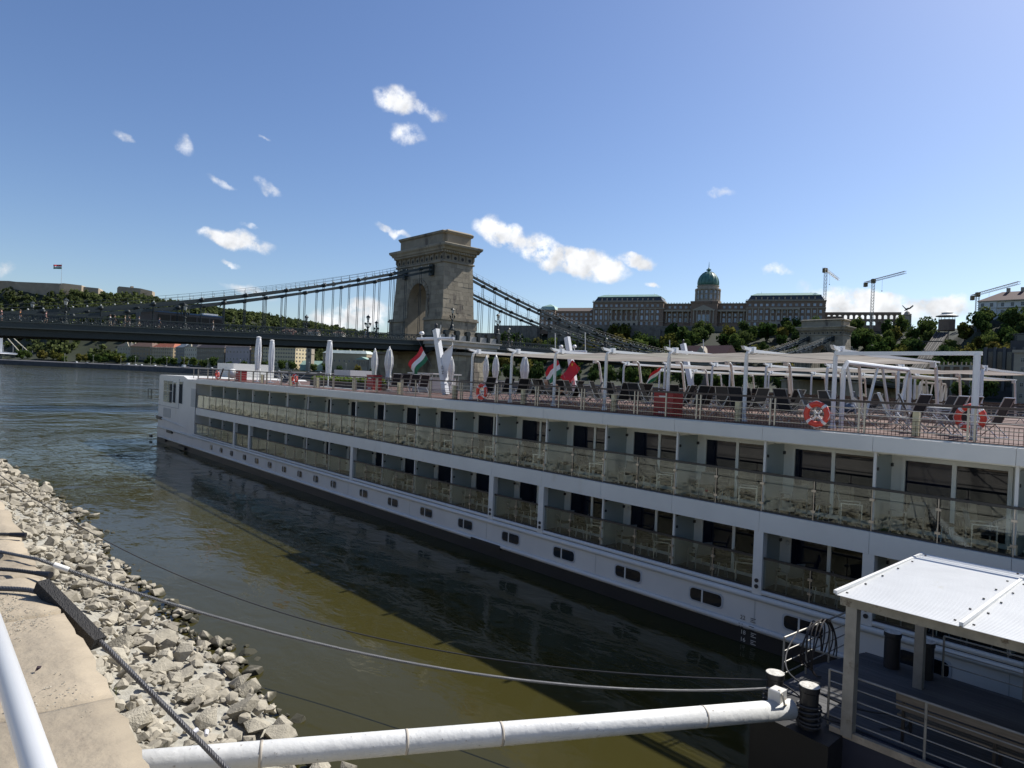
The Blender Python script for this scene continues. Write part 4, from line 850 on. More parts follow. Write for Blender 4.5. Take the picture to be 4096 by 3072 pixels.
eb = thing('white_bridge', 'white cable bridge end seen under the dark deck at the left edge', 'bridge', (94, 1129, 0), world=True); WB = mat('white_bridge_paint', (.62, .63, .64), .6, .06, .2)
part(MB().box(84, 96.6, 1126, 1133, 0, 46), 'pylon', WB, eb); part(MB().prism([(-160, 1290, 13), (97, 1119, 13), (131, 1067, 10.5), (131, 1067, 13), (97, 1119, 16), (-160, 1290, 16)], (3, 9, 0)), 'deck', WB, eb)
for k, (z, e) in enumerate((((42, 1127), (112, 1094)), ((48, 1130), (121, 1084)))): part(MB().tube([(96, z[1], z[0]), (e[0], e[1], 17)], .55, 6), 'cable', mat('cable_tan', (.55, .5, .38), .6), eb)
for k in range(4): x = 97 + k * 9; y = 1118 - k * 13.5; part(MB().tube([(x, y, 14), (x, y, 25)], .25, 5).box(x - 1, x + 1, y - .3, y + .3, 25, 25.4), 'lamp', POLE, eb)
# street lamps along the far quay
slm = MB().tube([(0,0,0), (0,0,10)], [.14, .09], 5).box(-1.2, 1.2, -.12, .12, 9.9, 10.1).box(-1.3, -.7, -.2, .2, 9.75, 9.95).box(.7, 1.3, -.2, .2, 9.75, 9.95); sme = slm.mesh('street_lamp', POLE)
for k in range(16):
    y = 420 + k * 37; o = link('street_lamp', sme); o.location = (bank(y) + 9, y, 5.9); o.rotation_euler = (0, 0, .8); tag(o, 'slim double-armed street lamp on the far quay road under the bridge', 'lamp', 'street lamps on the far quay')
# ------------------------------------------------------------------ vehicles
GLS = mat('car_glass', (.02, .022, .025), .08); BGL = mat('bus_glass', (.01, .011, .012), .35, spec=.2); TYR = mat('tyre', (.02, .02, .02), .8)
def vehicle(name, label, cat, prof, W_, cols, wins, wheels, loc, rz, group, wr=.33, proto=None):
    t = thing(name, label, cat, loc, rz, group)
    part(MB().prism([(x, -W_/2, z) for x, z in prof], (0, W_, 0)), 'body', cols, t)
    for s in (-1, 1):
        for w in wins: part(MB().prism([(x, s * (W_/2 + .01), z) for x, z in w], (0, .02, 0)), 'window', GLS if W_ < 2.4 else BGL, t)
        for x in wheels: part(MB().tube([(x, s * (W_/2 - .2), wr), (x, s * (W_/2 + .03), wr)], wr, 12), 'wheel', TYR, t)
    return t
CARP = [(-2.1, .35), (2.1, .35), (2.15, .75), (1.2, .95), (.55, 1.42), (-1.2, 1.45), (-1.95, 1.0), (-2.15, .8)]; CARW = [[(-1.5, 1.0), (1.0, .98), (.5, 1.36), (-1.15, 1.38)]]
VANP = [(-2.6, .4), (2.6, .4), (2.65, 1.1), (1.9, 1.35), (1.4, 2.3), (-2.6, 2.35)]; VANW = [[(-2.2, 1.4), (-.2, 1.4), (-.2, 2.0), (-2.2, 2.0)], [(0, 1.4), (1.6, 1.35), (1.25, 2.0), (0, 2.0)]]
CCOL = [mat('car_white', (.7, .7, .7), .3, .03, coat=.5), mat('car_grey', (.2, .21, .22), .3, .03, coat=.5), mat('car_dark', (.03, .03, .035), .3, .03, coat=.5), mat('car_silver', (.45, .46, .47), .3, .03, coat=.5)]
protoC = [vehicle('parked_car', 'small %s car on the far quay road under the bridge' % n, 'car', CARP, 1.75, CCOL[i], CARW, (-1.35, 1.35), (bank(560 + i * 30) + 5, 560 + i * 30, 5.72), R(100), 'cars on the far quay road') for i, n in enumerate(('white', 'grey', 'dark', 'silver'))]
ks_ = 0
for y in (505, 528, 545, 601, 636, 668, 690, 706, 742, 761, 783, 806, 838, 861, 884, 921, 940, 958):
    i = (ks_ * 7 + ks_ // 3) % 4; ks_ += 1; dup(protoC[i], (bank(y) + random.choice((4.5, 8)), y, 5.7 if True else 0), R(100 + random.choice((0, 180))))
va = vehicle('white_van', 'white delivery van on the far quay road near the rocky bank', 'van', VANP, 2.0, CCOL[0], VANW[1:], (-1.7, 1.7), (bank(872) + 5, 872, 5.75), R(100), None, .36)
mbn = dup(va, (bank(744) + 4.5, 744, 5.75), R(92), 'white minibus on the far quay road above the ship bow', 1.25); mbn['category'] = 'minibus'; mbn.name = 'minibus'
BUSB = mat('bus_blue', (.012, .05, .13), .5, .04)
bus = vehicle('city_bus', 'long blue city bus crossing the bridge behind the lattice parapet', 'bus', [(-6.4, .35), (6.4, .35), (6.45, 1.2), (6.3, 2.95), (-6.4, 2.95)], 2.5, mat('bus_body', (.012, .015, .022), .5), [[(-6 + k * 2.05, 1.25), (-4.15 + k * 2.05, 1.25), (-4.15 + k * 2.05, 2.45), (-6 + k * 2.05, 2.45)] for k in range(6)], (-3.6, 4.2), (33.8, YB - 2.6, zp(33.8) - 1.28), R(1.7), None, .48)
part(MB().box(-6.4, 6.3, -1.26, 1.26, 2.8, 3.02), 'roof_band', BUSB, bus); part(MB().box(3.2, 5.6, -.9, .9, 3.02, 3.3), 'roof_unit', CCOL[0], bus); part(MB().box(-6.45, -4.2, -1.27, 1.27, .4, 2.6), 'rear_panel', MATS['bus_body'], bus)
# ------------------------------------------------------------------ river cruise ship (near)
WHITE = mat('ship_white', (.61, .595, .555), .45, .06, .6, spec=.4, stain=((.50, .47, .40), .7, .60, (1, .5, .25))); CREAM = mat('ship_cream', (.62, .61, .55), .5, .04, 1)
BLACK = mat('hull_black', (.012, .012, .014), .5, .2, 1); DARKM = mat('dark_metal', (.022, .02, .02), .4, .1, 2); STEEL = mat('rail_stainless', (.36, .33, .29), .3, .08, 2, metal=.75); BROWNR = mat('handrail_wood', (.045, .026, .02), .4, .15, 3)
FROST = mat('frosted_glass', (.34, .385, .37), .35, .04, .4); PANE = mat('door_glass', (.008, .009, .011), .02, .05, 1, spec=.5); BGLASS = glass_mat('balustrade_glass', (.88, .91, .89), 1.62); DECKM = mat('sun_deck_red', (.105, .055, .042), .85, .16, 2.5, stain=((.10, .055, .04), .8, .6)); BALF = mat('balcony_floor', (.05, .045, .04), .8, .15, 2)
FUR = mat('furniture_mesh', (.018, .018, .022), .7, .15, 8); ALU = mat('aluminium', (.42, .42, .42), .35, .05, 2, metal=.7); CUSH = mat('cushion_grey', (.22, .22, .21), .9, .1, 3)
X0, X1 = 18.3, 29.7; CAB = 2.953; PY = [3.46 + CAB * k for k in range(-4, 20)]       # cabin posts
sh = thing('cruise_ship', 'long white two-deck river cruise ship with glass balconies moored in front', 'ship', (24, 30, 0), world=True)
def outline(y1, inset=0.0, y0=-14):
    a = X0 + inset; b = X1 - inset; e = y1 - inset
    return [(a, y0), (b, y0), (b, e - 2.4), (b - .5, e - .9), (b - 1.9, e), (a + 1.9, e), (a + .5, e - .9), (a, e - 2.4)]
def slab(pts, z0, z1): return MB().prism([(x, y, z0) for x, y in pts], (0, 0, z1 - z0))
part(slab(outline(73.7, .05), -1.6, .46), 'hull_bottom', BLACK, sh); hull = part(slab(outline(73.5), .46, 1.52), 'hull', WHITE, sh)
part(MB().tube([(X0 - .02, -14, 1.45), (X0 - .02, 71, 1.45)], .10, 8).tube([(X0 + .02, -14, 1.62), (X0 + .02, 60.5, 1.62)], .07, 8), 'upper_rub_rail', WHITE, sh, smooth=True)
part(MB().tube([(X0 - .02, -14, .56), (X0 - .02, 70, .56)], .09, 8), 'lower_rub_rail', WHITE, sh, smooth=True)
part(MB().box(X0 - .12, X0, 20.4, 22.3, .42, .60), 'rubber_fender', BLACK, sh)
for y, w, z in ((70.4, 1.6, 2.34), (66.8, 1.6, 1.31), (68.7, 1.6, .4), (73.0, .6, .35), (63, 2, .2)): part(MB().box(X0 - .14, X0 + .02, y - w / 2, y + w / 2, z - .13, z + .13), 'rubber_fender', BLACK, sh)
part(MB().tube([(X0 + .02, 62.5, 2.02), (X0 - .04, 65, 2.15), (X0 - .04, 72, 2.42)], .05, 6).tube([(X0, 60.2, 1.25), (X0 - .04, 68.5, 1.5)], .05, 6), 'bow_strake', WHITE, sh)
# closed end block
eb_ = part(slab([p for p in outline(73.4) if p[1] > 0] + [(X0, 60.0), (X1, 60.0)][::1] if False else [(X0, 60.02), (X1, 60.02)] + outline(73.4)[2:], 1.52, 6.26), 'end_block', WHITE, sh)
part(MB().prism([(X0, 62.3, 6.26), (X0, 63.5, 6.5), (X0, 73.2, 6.44), (X0, 73.2, 6.2), (X0, 62.3, 6.2)][::-1], (11.4, 0, 0)) if False else MB().prism([(X0 + .02, 62.3, 6.255), (X0 + .02, 63.5, 6.5), (X0 + .02, 71.0, 6.46), (X0 + .02, 71.0, 6.255)], (11.3, 0, 0)), 'end_block_roof', WHITE, sh)
for (ya, yb, za, zb) in ((66.6, 69.3, 3.96, 5.95), (65.5, 66.25, 4.03, 5.85), (63.5, 64.45, 4.05, 5.98)):
    w = part(MB().box(X0 - .035, X0 + .06, ya - .06, yb + .06, za - .06, zb + .06), 'window', CREAM, sh); part(MB().box(X0 - .045, X0 - .03, ya, yb, za, zb), 'pane', PANE, w)
    if yb - ya > 2: part(MB().box(X0 - .06, X0 - .04, ya, yb, 5.0, 5.04).box(X0 - .06, X0 - .04, ya + 1.3, ya + 1.36, za, zb), 'window_bar', CREAM, w)
part(MB().box(X0 - .03, X0, 59.9, 61.1, 3.95, 5.5).box(X0 - .03, X0, 66.9, 69.2, 2.55, 3.4), 'grey_panel', mat('panel_grey', (.36, .37, .36), .5), sh)
part(MB().tube([(X0 - .01, 64.6, 3.55), (X0 - .01, 73, 3.58)], .025, 5).tube([(X0 - .01, 64.6, 3.55), (X0 - .01, 64.6, 6.2)], .02, 5), 'seam', mat('seam_grey', (.3, .3, .3), .6), sh)
part(MB().ball((21.5, 60.6, 6.9), .45, 14, 8, .95), 'fan_cowl', WHITE, sh, smooth=True); part(MB().tube([(20.4, 60.6, 6.3), (20.4, 59.7, 7.3)], .07, 6), 'fan_strut', BLACK, sh)
part(MB().box(23.5, 27.5, 66.0, 70.5, 6.45, 7.85), 'wheelhouse', WHITE, sh); part(MB().box(24.2, 26.4, 44.4, 46.9, 6.4, 7.6), 'deck_locker', WHITE, sh)
part(MB().beam((17.9, 73.2, 5.0), (18.6, 69.8, 5.0), .05, .05).beam((17.9, 73.2, 4.05), (17.9, 73.2, 5.0), .05, .05).beam((18.0, 72.4, 4.05), (18.0, 72.4, 5.0), .05, .05).beam((17.9, 73.2, 4.05), (18.4, 70.2, 4.05), .04, .04), 'bow_rail', DARKM, sh)
# balcony decks
XW = 19.6
part(MB().box(X0, X1, -14, 60.02, 1.52, 1.60), 'lower_balcony_floor', BALF, sh); part(MB().box(X0 + .12, X1, -14, 60, 3.5, 3.84), 'upper_balcony_floor', BALF, sh)
for k in range(len(PY) - 1):
    a, b = PY[k], min(PY[k + 1], 60); 
    if b - a < .3: continue
    part(MB().box(X0 - .06, X0 + .12, a + .004, b - .004, 3.36, 3.92), 'fascia_panel', WHITE, sh)
    part(MB().box(X0 - .10, X0 + .12, a + .004, b - .004, 5.97, 6.355), 'deck_edge_panel', WHITE, sh)
part(MB().box(X0 - .1, X0 + .12, PY[-1], 62.3, 5.97, 6.26), 'deck_edge_panel', WHITE, sh)
part(MB().box(X0 + .12, X1, -14, 60, 5.92, 6.38), 'ceiling', CREAM, sh)
part(MB().box(X0 + .12, X1, -14, 62.2, 6.385, 6.40), 'sun_deck', DECKM, sh)
part(MB().box(XW, XW + .3, -14, 60, 1.6, 3.5), 'cabin_wall', CREAM, sh); part(MB().box(XW, XW + .3, -14, 60, 3.84, 5.92), 'cabin_wall', CREAM, sh)
GY = []
dmesh = {}
def once(key, fn):
    if key not in dmesh: dmesh[key] = fn()
    return dmesh[key]
DW = 2.40
def dframe():
    m = MB()
    for z0 in (0,):
        m.box(-.05, .03, 0, .09, 0, 1.96).box(-.05, .03, DW - .09, DW, 0, 1.96).box(-.05, .03, .09, DW - .09, 1.86, 1.96).box(-.05, .03, .09, DW - .09, 0, .1).box(-.045, .03, DW * .5 - .05, DW * .5 + .05, .1, 1.86)
    return m.mesh('door', CREAM)
dpane = MB().box(-.02, -.012, .1, DW * .5 - .06, .11, 1.85).mesh('pane', PANE); dpane2 = MB().box(-.02, -.012, .1, DW * .5 - .06, .11, 1.85).mesh('pane', mat('door_glass_navy', (.005, .007, .016), .04, .1, 1, spec=.4)); dm = dframe()
divm = MB().box(0, 1.05, -.012, .012, 0, 1.86).mesh('divider', FROST)
hng = MB().box(-.03, .03, -.03, .03, 0, .07).mesh('clip', DARKM)
gpm = MB().box(-.006, .006, .04, CAB / 2 - .04, 0, .88).mesh('glass_pane', BGLASS)
lmp = MB().ball((0, 0, 0), .075, 10, 6).mesh('wall_lamp', mat('lamp_opal', (.6, .6, .55), .4))
for deck, (zf, zc_, zr_) in enumerate(((1.6, 3.36, 2.60), (3.84, 5.97, 5.02))):
    part(MB().box(X0 + .02, X0 + .09, -14, 59.9, zr_ - .03, zr_ + .03), 'balustrade_rail', DARKM, sh)
    part(MB().box(X0 + .035, X0 + .075, -14, 59.9, zf + .06, zf + .13), 'balustrade_foot', DARKM, sh)
    for k, y in enumerate(PY):
        if y > 59.5: continue
        thick = deck == 0 and any(abs(y - q) < .5 for q in (51.05, 47.8, 33.05, 21.46, 18.48, 9.45, 6.49))
        if thick:
            p = part(MB().box(X0 - .05, X0 + .2, y - .14, y + .14, 1.55, 3.36), 'pillar', WHITE, sh)
            if y < 25: part(MB().tube([(X0 - .08, y, 1.95), (X0 - .04, y, 1.95)], .06, 10), 'port', BLACK, p); part(MB().tube([(X0 - .08, y, 1.78), (X0 - .04, y, 1.78)], .06, 10), 'port', BLACK, p)
        else: part(MB().box(X0 + .1, X0 + .17, y - .035, y + .035, zf, zc_), 'cabin_post', WHITE, sh)
        d = inst(divm, 'divider', sh, (X0 + .22, y, zf + .06)); d.scale = (1, 1, (zc_ - zf - .2) / 1.86)
        for hx_ in (X0 + .22, X0 + 1.24):
            for hz in (zf + .35, zc_ - .4): inst(hng, 'clip', d, (hx_, y - .03, hz)) if False else None
        cl_ = part(MB().box(X0 + 1.2, X0 + 1.3, y - .05, y - .012, zc_ - .45, zc_ - .36).box(X0 + 1.2, X0 + 1.3, y - .05, y - .012, zf + .4, zf + .49).box(X0 + .2, X0 + .27, y - .05, y - .012, zc_ - .5, zc_ - .42), 'glass_clip', DARKM, sh)
        if y + CAB < 60.3:
            do_ = inst(dm, 'door', sh, (XW - .002, y + .30, zf + .02)); do_.scale = (1, 1, (zc_ - zf) / 2.13)
            for q in range(2):
                pn = link('pane', dpane if q == 0 else dpane2, do_); pn.location = (0, q * DW * .5 * .965, 0)
            for q in range(2):
                yy = y + q * CAB / 2; inst(gpm, 'glass_pane', sh, (X0 + .055, yy, zf + .14)).scale = (1, 1, (zr_ - zf - .18) / .88)
                part(MB().box(X0 + .03, X0 + .05, yy - .012, yy + .012, zf, zr_ - .03).box(X0 + .02, X0 + .09, yy - .06, yy + .06, zf + .3, zf + .36).box(X0 + .02, X0 + .09, yy - .06, yy + .06, zr_ - .32, zr_ - .26), 'balustrade_post', STEEL, sh)
            if deck == 0 and k % 2: inst(lmp, 'wall_lamp', sh, (XW - .06, y + CAB - .25, zc_ - .45))
for y in (57.8, 50, 43, 33.3, 27.2, 21.4, 15.4, 9.4, 3.4): part(MB().box(X0 - .006, X0, y, y + .02, .66, 1.34), 'weld_seam', mat('weld_grey', (.42, .41, .38), .6), sh)
# hull windows
def hullwin(w):
    def f():
        m = MB(); h = .40; pts = []
        for cx_, cy_, a0 in ((w/2 - .12, h/2 - .12, 0), (-w/2 + .12, h/2 - .12, PI/2), (-w/2 + .12, -h/2 + .12, PI), (w/2 - .12, -h/2 + .12, 1.5 * PI)):
            for q in range(5): a = a0 + q * PI / 8; pts.append((cx_ + .12 * math.cos(a), cy_ + .12 * math.sin(a)))
        m.prism([(-.012, y * 1.06, z * 1.16) for y, z in pts], (.02, 0, 0)); fr = m.mesh('window', mat('window_surround', (.42, .43, .44), .4))
        pm_ = MB().prism([(-.016, y * .96, z * .92) for y, z in pts], (.003, 0, 0)).mesh('pane', PANE); br_ = MB().box(-.03, -.015, -.025, .025, -h/2, h/2).mesh('window_bar', WHITE)
        return fr, pm_, br_
    return once(('hw', w), f)
HWY = [(55.6, .62), (53.3, .62), (51.1, .62), (48.5, .66), (46.25, .66), (44, .66), (41.7, .66), (39.4, .66), (37.2, .66), (35, .66), (31.6, .85), (28.7, .95), (25.8, 1.0), (22.85, 1.02), (19.9, 1.05), (16.95, 1.08), (13.97, 1.1), (11.0, 1.12), (8.0, 1.12), (5.1, 1.12), (2.1, 1.12)]
for y, w in HWY:
    fr, pm_, br_ = hullwin(w); o = inst(fr, 'window', sh, (X0 - .004, y, 1.02)); link('pane', pm_, o); link('window_bar', br_, o).location = (0, w * .1, 0)
# draught marks
def text(s, loc, size, m, parent, rot=(PI / 2, 0, -PI / 2), name='lettering'):
    cu_ = bpy.data.curves.new(name, 'FONT'); cu_.body = s; cu_.size = size; cu_.extrude = .002; tmp = bpy.data.objects.new('tmp', cu_); C.objects.link(tmp); me = bpy.data.meshes.new_from_object(tmp.evaluated_get(bpy.context.evaluated_depsgraph_get())); bpy.data.objects.remove(tmp); bpy.data.curves.remove(cu_); me.materials.clear(); me.materials.append(m); o = link(name, me, parent)
    off = OFF.get(parent, (0,0,0)); o.location = (loc[0]-off[0], loc[1]-off[1], loc[2]-off[2]); o.rotation_euler = rot; return o
MKW = mat('mark_white', (.6, .6, .58), .6)
for s, z, m_ in (('22', .70, BLACK), ('20', .49, BLACK), ('18', .26, MKW), ('16', .05, MKW)):
    xo = X0 - .006 if z > .45 else X0 + .045
    text(s, (xo - (.09 if s == '20' else 0), 9.85, z), .17, m_, sh)
    k = MB()
    for j, (dz, w_) in enumerate(((.0, .16), (.05, .09), (.10, .16))): k.box(xo - .004 - (.09 if s == '20' else 0), xo - (.09 if s == '20' else 0), 9.52 - w_, 9.52, z + dz, z + dz + .018)
    part(k, 'draught_mark', m_, sh)
# sun-deck railing
XR = 18.55; RT = 7.21
part(MB().box(XR - .035, XR + .035, -10, 60.5, RT - .03, RT + .03), 'handrail', BROWNR, sh); part(MB().box(X1 - .3, X1 - .23, -10, 60.5, RT - .03, RT + .03), 'handrail', BROWNR, sh)
for z in (6.52, 6.69, 6.86, 7.03): part(MB().tube([(XR, -10, z), (XR, 60.5, z)], .011, 5), 'rail_wire', STEEL, sh); part(MB().tube([(X1 - .26, -10, z), (X1 - .26, 60.5, z)], .011, 4), 'rail_wire', STEEL, sh)
rp = MB().box(-.022, .022, -.022, .022, 6.36, 7.2).mesh('rail_post', STEEL)
for i in range(24):
    y = 4.4 + i * 2.43
    for q in (-.07, .07): inst(rp, 'rail_post', sh, (XR, y + q, 0))
    if i % 2 == 1: inst(rp, 'rail_post', sh, (XR, y + 1.22, 0))
    if y < 60: inst(rp, 'rail_post', sh, (X1 - .26, y, 0))
# knotted safety net on the lower half
net = MB()
for i in range(int(34 / .09)):
    y = -2 + i * .09; net.box(XR - .002, XR + .002, y, y + .012, 6.4, 6.78)
for j in range(5): net.box(XR - .002, XR + .002, -2, 32, 6.42 + j * .09, 6.432 + j * .09)
part(net, 'safety_net', mat('net_brown', (.06, .035, .028), .9), sh, kind='stuff')
lb_ = MB().box(-.06, .06, -.07, .07, 6.42, 7.02).mesh('deck_light', mat('deck_light_cream', (.52, .47, .30), .5, .06, 3)); 
lbb = MB().box(.06, .16, -.06, .06, 6.42, 7.0).mesh('deck_light_back', mat('deck_light_grey', (.16, .15, .13), .5))
for y in (47.0, 42.19, 38.39, 33.9, 29.25, 24.6, 19.97, 15.25, 10.44, 5.61, .8): o = inst(lb_, 'deck_light', sh, (18.72, y, 0)); link('deck_light_back', lbb, o)
# awnings: cross beams on bent posts with fabric stretched between
AWN = mat('awning_frame', (.70, .70, .69), .35, .04, 1); CANV = leaf_mat('awning_canvas', (.58, .55, .49), .34, 0.0)
CY = [24.45, 21.72, 19.08, 16.4, 13.6, 10.72, 8.0, 4.6]
pst = None
def awnings(parent, x0, x1, cy, zt=8.62, zd=6.40, short=False):
    near = MB().tube([(0,0,0), (0,0,zt - zd - .25), (.04,0,zt - zd - .1), (.13,0,zt - zd - .01), (.3,0,zt - zd + .01)], .062, 10).lathe([(.11, 0), (.11, .03), (.062, .18)], 8).box(.28, .42, -.09, .09, zt - zd - .1, zt - zd + .14).mesh('post', AWN, smooth=False)
    far = MB().tube([(.55,0,0), (.08,0,zt - zd - .35), (0,0,zt - zd - .12), (-.12,0,zt - zd - .03), (-.3,0,zt - zd - .02)], .062, 10).box(-.42, -.28, -.09, .09, zt - zd - .12, zt - zd + .1).mesh('post', AWN)
    bw = x1 - x0
    bm_ = MB().prism([(-.30, -.05, .20), (-.2, -.05, .10), (.45, -.05, .02), (2.7, -.05, .02), (bw + .3, -.05, .14), (bw + .3, -.05, .2), (2.7, -.05, .12), (.45, -.05, .12)], (0, .1, 0)).mesh('beam', AWN)
    for i, y in enumerate(cy):
        if short and i == len(cy) - 1: continue
        b = inst(bm_, 'awning_beam', parent, (x0, y, zt - .06)); n_ = inst(near, 'awning_post', parent, (x0, y, zd)); f_ = inst(far, 'awning_post', parent, (x1, y, zd))
        if i and not (short and i == len(cy) - 1):
            y0, y1 = cy[i-1] - .08, y + .08; m = MB(); nx, ny = 8, 5
            for a in range(nx + 1):
                for b_ in range(ny + 1):
                    u, v = a / nx, b_ / ny; sag = .07 * math.sin(PI * v) * (.6 + .4 * math.sin(PI * u)) + .02
                    m.v.append((x0 - .2 + (bw + .1) * u, y0 + (y1 - y0) * v, zt - .05 - sag + .12 * u))
            m._f(*[(a * (ny + 1) + b_, (a + 1) * (ny + 1) + b_, (a + 1) * (ny + 1) + b_ + 1, a * (ny + 1) + b_ + 1) for a in range(nx) for b_ in range(ny)])
            part(m, 'awning_canvas', CANV, parent, smooth=True)
awnings(sh, 19.6, 28.6, CY, short=True)
def truss(parent, x0, x1, y, z):
    part(MB().tube([(x0, y, 6.4), (x0, y, z - .2), (x0 + .2, y, z), (x1 - .25, y, z), (x1, y, z - .25), (x1, y, 6.4)], .07, 8), 'folding_frame', AWN, parent)
    br2 = MB(); n = 2; w = (x1 - x0) / n
    for k in range(n): br2.tube([(x0 + k * w + .2, y, z - .02), (x0 + (k + .42) * w, y, 6.45)], .045, 6).tube([(x0 + (k + 1) * w - .2, y, z - .02), (x0 + (k + .58) * w, y, 6.45)], .045, 6)
    part(br2, 'frame_brace', AWN, parent)
truss(sh, 19.95, 25.5, 7.9, 8.3)
part(MB().box(19.55, 19.67, 4.5, 8.0, 8.48, 8.58), 'end_beam', AWN, sh)
part(MB().tube([(19.6, 4.6, 6.4), (19.6, 4.6, 8.5)], .08, 10), 'end_post', AWN, sh)
# mast with yard, lamp and domes
ms = part(MB().beam((22.2, 29.9, 6.4), (22.2, 31.1, 10.05), .26, .34, (0, 1, 0)), 'mast', AWN, sh)
part(MB().tube([(22.2, 32.9, 9.55), (22.2, 29.4, 9.52)], .085, 10), 'yard', AWN, ms); part(MB().lathe([(.07, 0), (.09, .05), (.09, .25), (.03, .32)], 8, (22.2, 31.1, 10.08)), 'mast_lamp', BLACK, ms)
part(MB().lathe([(.03, 0), (.03, .16), (.14, .2), (.15, .28), (.08, .36)], 12, (22.2, 32.5, 9.62)), 'antenna_dome', AWN, ms); part(MB().tube([(22.2, 30.75, 9.4), (22.2, 30.65, 10.3)], .03, 6), 'aerial', ALU, ms); part(MB().lathe([(.06, 0), (.05, .14), (.02, .2)], 6, (22.2, 29.55, 9.6)), 'yard_lamp', BLACK, ms)
# ------------------------------------------------------------------ the two ships beyond
def other_ship(label, xa, xb, yend, cy, mastp):
    t = thing('cruise_ship', label, 'ship', ((xa + xb) / 2, 10, 0), world=True)
    pts = [(xa, -20), (xb, -20), (xb, yend - 3), (xb - 2, yend), (xa + 2, yend), (xa, yend - 3)]
    part(slab(pts, -1.2, .5), 'hull_bottom', BLACK, t); part(slab(pts, .5, 6.2), 'hull', WHITE, t); part(slab([(x, y - .2) for x, y in pts], 6.2, 6.32), 'sun_deck', DECKM, t)
    for x in (xa + .15, xb - .15):
        part(MB().box(x - .035, x + .035, -15, yend - 3, 7.18, 7.24), 'handrail', BROWNR, t)
        for z in (6.55, 6.75, 6.95): part(MB().tube([(x, -15, z), (x, yend - 3, z)], .012, 4), 'rail_wire', STEEL, t)
        for i in range(int((yend - 5) / 2.4)): inst(rp, 'rail_post', t, (x, 2 + i * 2.4, 0))
    awnings(t, xa + 1.3, xb - 1.2, cy)
    truss(t, xa + 1.5, xa + 6.5, cy[-2] - .2, 8.25)
    x, y = mastp; q = part(MB().beam((x, y - 1.2, 6.3), (x, y, 10.6), .28, .36, (0, 1, 0)), 'mast', AWN, t)
    part(MB().tube([(x, y + 1.2, 9.6), (x, y - 1.9, 9.55)], .09, 10), 'yard', AWN, q); part(MB().lathe([(.07, 0), (.09, .25), (.03, .32)], 8, (x, y, 10.62)), 'mast_lamp', BLACK, q)
    for dy in (.55, -.75): part(MB().lathe([(.03, 0), (.03, .16), (.15, .2), (.16, .3), (.08, .4)], 12, (x, y + dy, 9.65)), 'antenna_dome', AWN, q)
    for dy in (1.1, -1.8): part(MB().tube([(x, y + dy, 9.5), (x, y + dy + .1, 10.9)], .035, 6), 'aerial', CREAM, q)
    return t
sp2 = other_ship('second white cruise ship moored beyond the first with its own awnings', 30.2, 41.6, 38, [25, 22.1, 19.14, 16.16, 13.2, 10.2, 7.2], (35, 33))
sp3 = other_ship('third white cruise ship, farthest of the three rafted side by side', 42.2, 53.6, 33, [31, 28, 25, 22.1, 19.2, 16.2, 13.2, 10.2], (40.9 + 2, 28.6))
# ------------------------------------------------------------------ things on the sun deck
ZD = 6.402
def big_umbrella(label, x, y, H, w):
    t = thing('parasol', label, 'parasol', (x, y, ZD), group='closed parasols'); W_ = mat('parasol_white', (.72, .72, .71), .8, .06, 3)
    part(MB().tube([(0,0,0), (0,0,H)], .035, 8), 'pole', AWN, t); part(MB().lathe([(.3, 0), (.3, .06), (.05, .1)], 12), 'foot', ALU, t)
    m = MB(); n = 20; prof = [(w * .55, .30), (w * .62, .42), (w * .75, .6), (w * .7, .78), (w * .6, .93), (w * .5, .985)]
    b = 0
    for i, (r_, f) in enumerate(prof):
        for q in range(n):
            a = 2 * PI * q / n; k = 1 + .28 * math.cos(q * PI) * (1.1 - f) + .06 * math.sin(q * 2.3 + i); m.v.append((r_ * k * math.cos(a), r_ * k * math.sin(a), H * f + (-.1 * H * (q % 4 == 0) if i == 0 else 0)))
    for i in range(len(prof) - 1):
        for q in range(n): q2 = (q + 1) % n; m._f((i*n+q, i*n+q2, (i+1)*n+q2, (i+1)*n+q))
    part(m, 'folded_canopy', W_, t); part(MB().lathe([(w * .62, H * .985), (w * .62, H * .995), (w * .2, H * 1.01)], 14), 'cap', W_, t); return t
big_umbrella('tall closed white parasol with a flat cap, leftmost of its pair', 20, 51.1, 3.45, .30); big_umbrella('tall closed white parasol with a flat cap, right one of its pair', 20.3, 49.3, 3.2, .27); big_umbrella('tall closed white parasol with a flat cap standing alone by the planter', 20.6, 40.7, 3.05, .27)
def small_umbrella(label, x, y, H, w):
    t = thing('parasol', label, 'parasol', (x, y, ZD), group='closed parasols'); W_ = mat('parasol_cream', (.66, .65, .60), .8, .06, 3)
    part(MB().tube([(0,0,0), (0,0,H)], .025, 8), 'pole', AWN, t); part(MB().lathe([(.25, 0), (.25, .06), (.04, .1)], 12), 'foot', ALU, t)
    m = MB(); n = 16; prof = [(w * .75, .27), (w * .6, .36), (w * .68, .45), (w * 1.0, .62), (w * .92, .78), (w * .5, .95), (w * .15, .975)]
    for i, (r_, f) in enumerate(prof):
        for q in range(n): a = 2 * PI * q / n; k = 1 + .16 * math.cos(q * PI); m.v.append((r_ * k * math.cos(a), r_ * k * math.sin(a), H * f))
    for i in range(len(prof) - 1):
        for q in range(n): q2 = (q + 1) % n; m._f((i*n+q, i*n+q2, (i+1)*n+q2, (i+1)*n+q))
    part(m, 'folded_canopy', W_, t); part(MB().lathe([(.06, H * .97), (.08, H * .98), (.03, H * 1.0), (.05, H * 1.012), (.01, H * 1.03)], 10), 'finial', AWN, t)
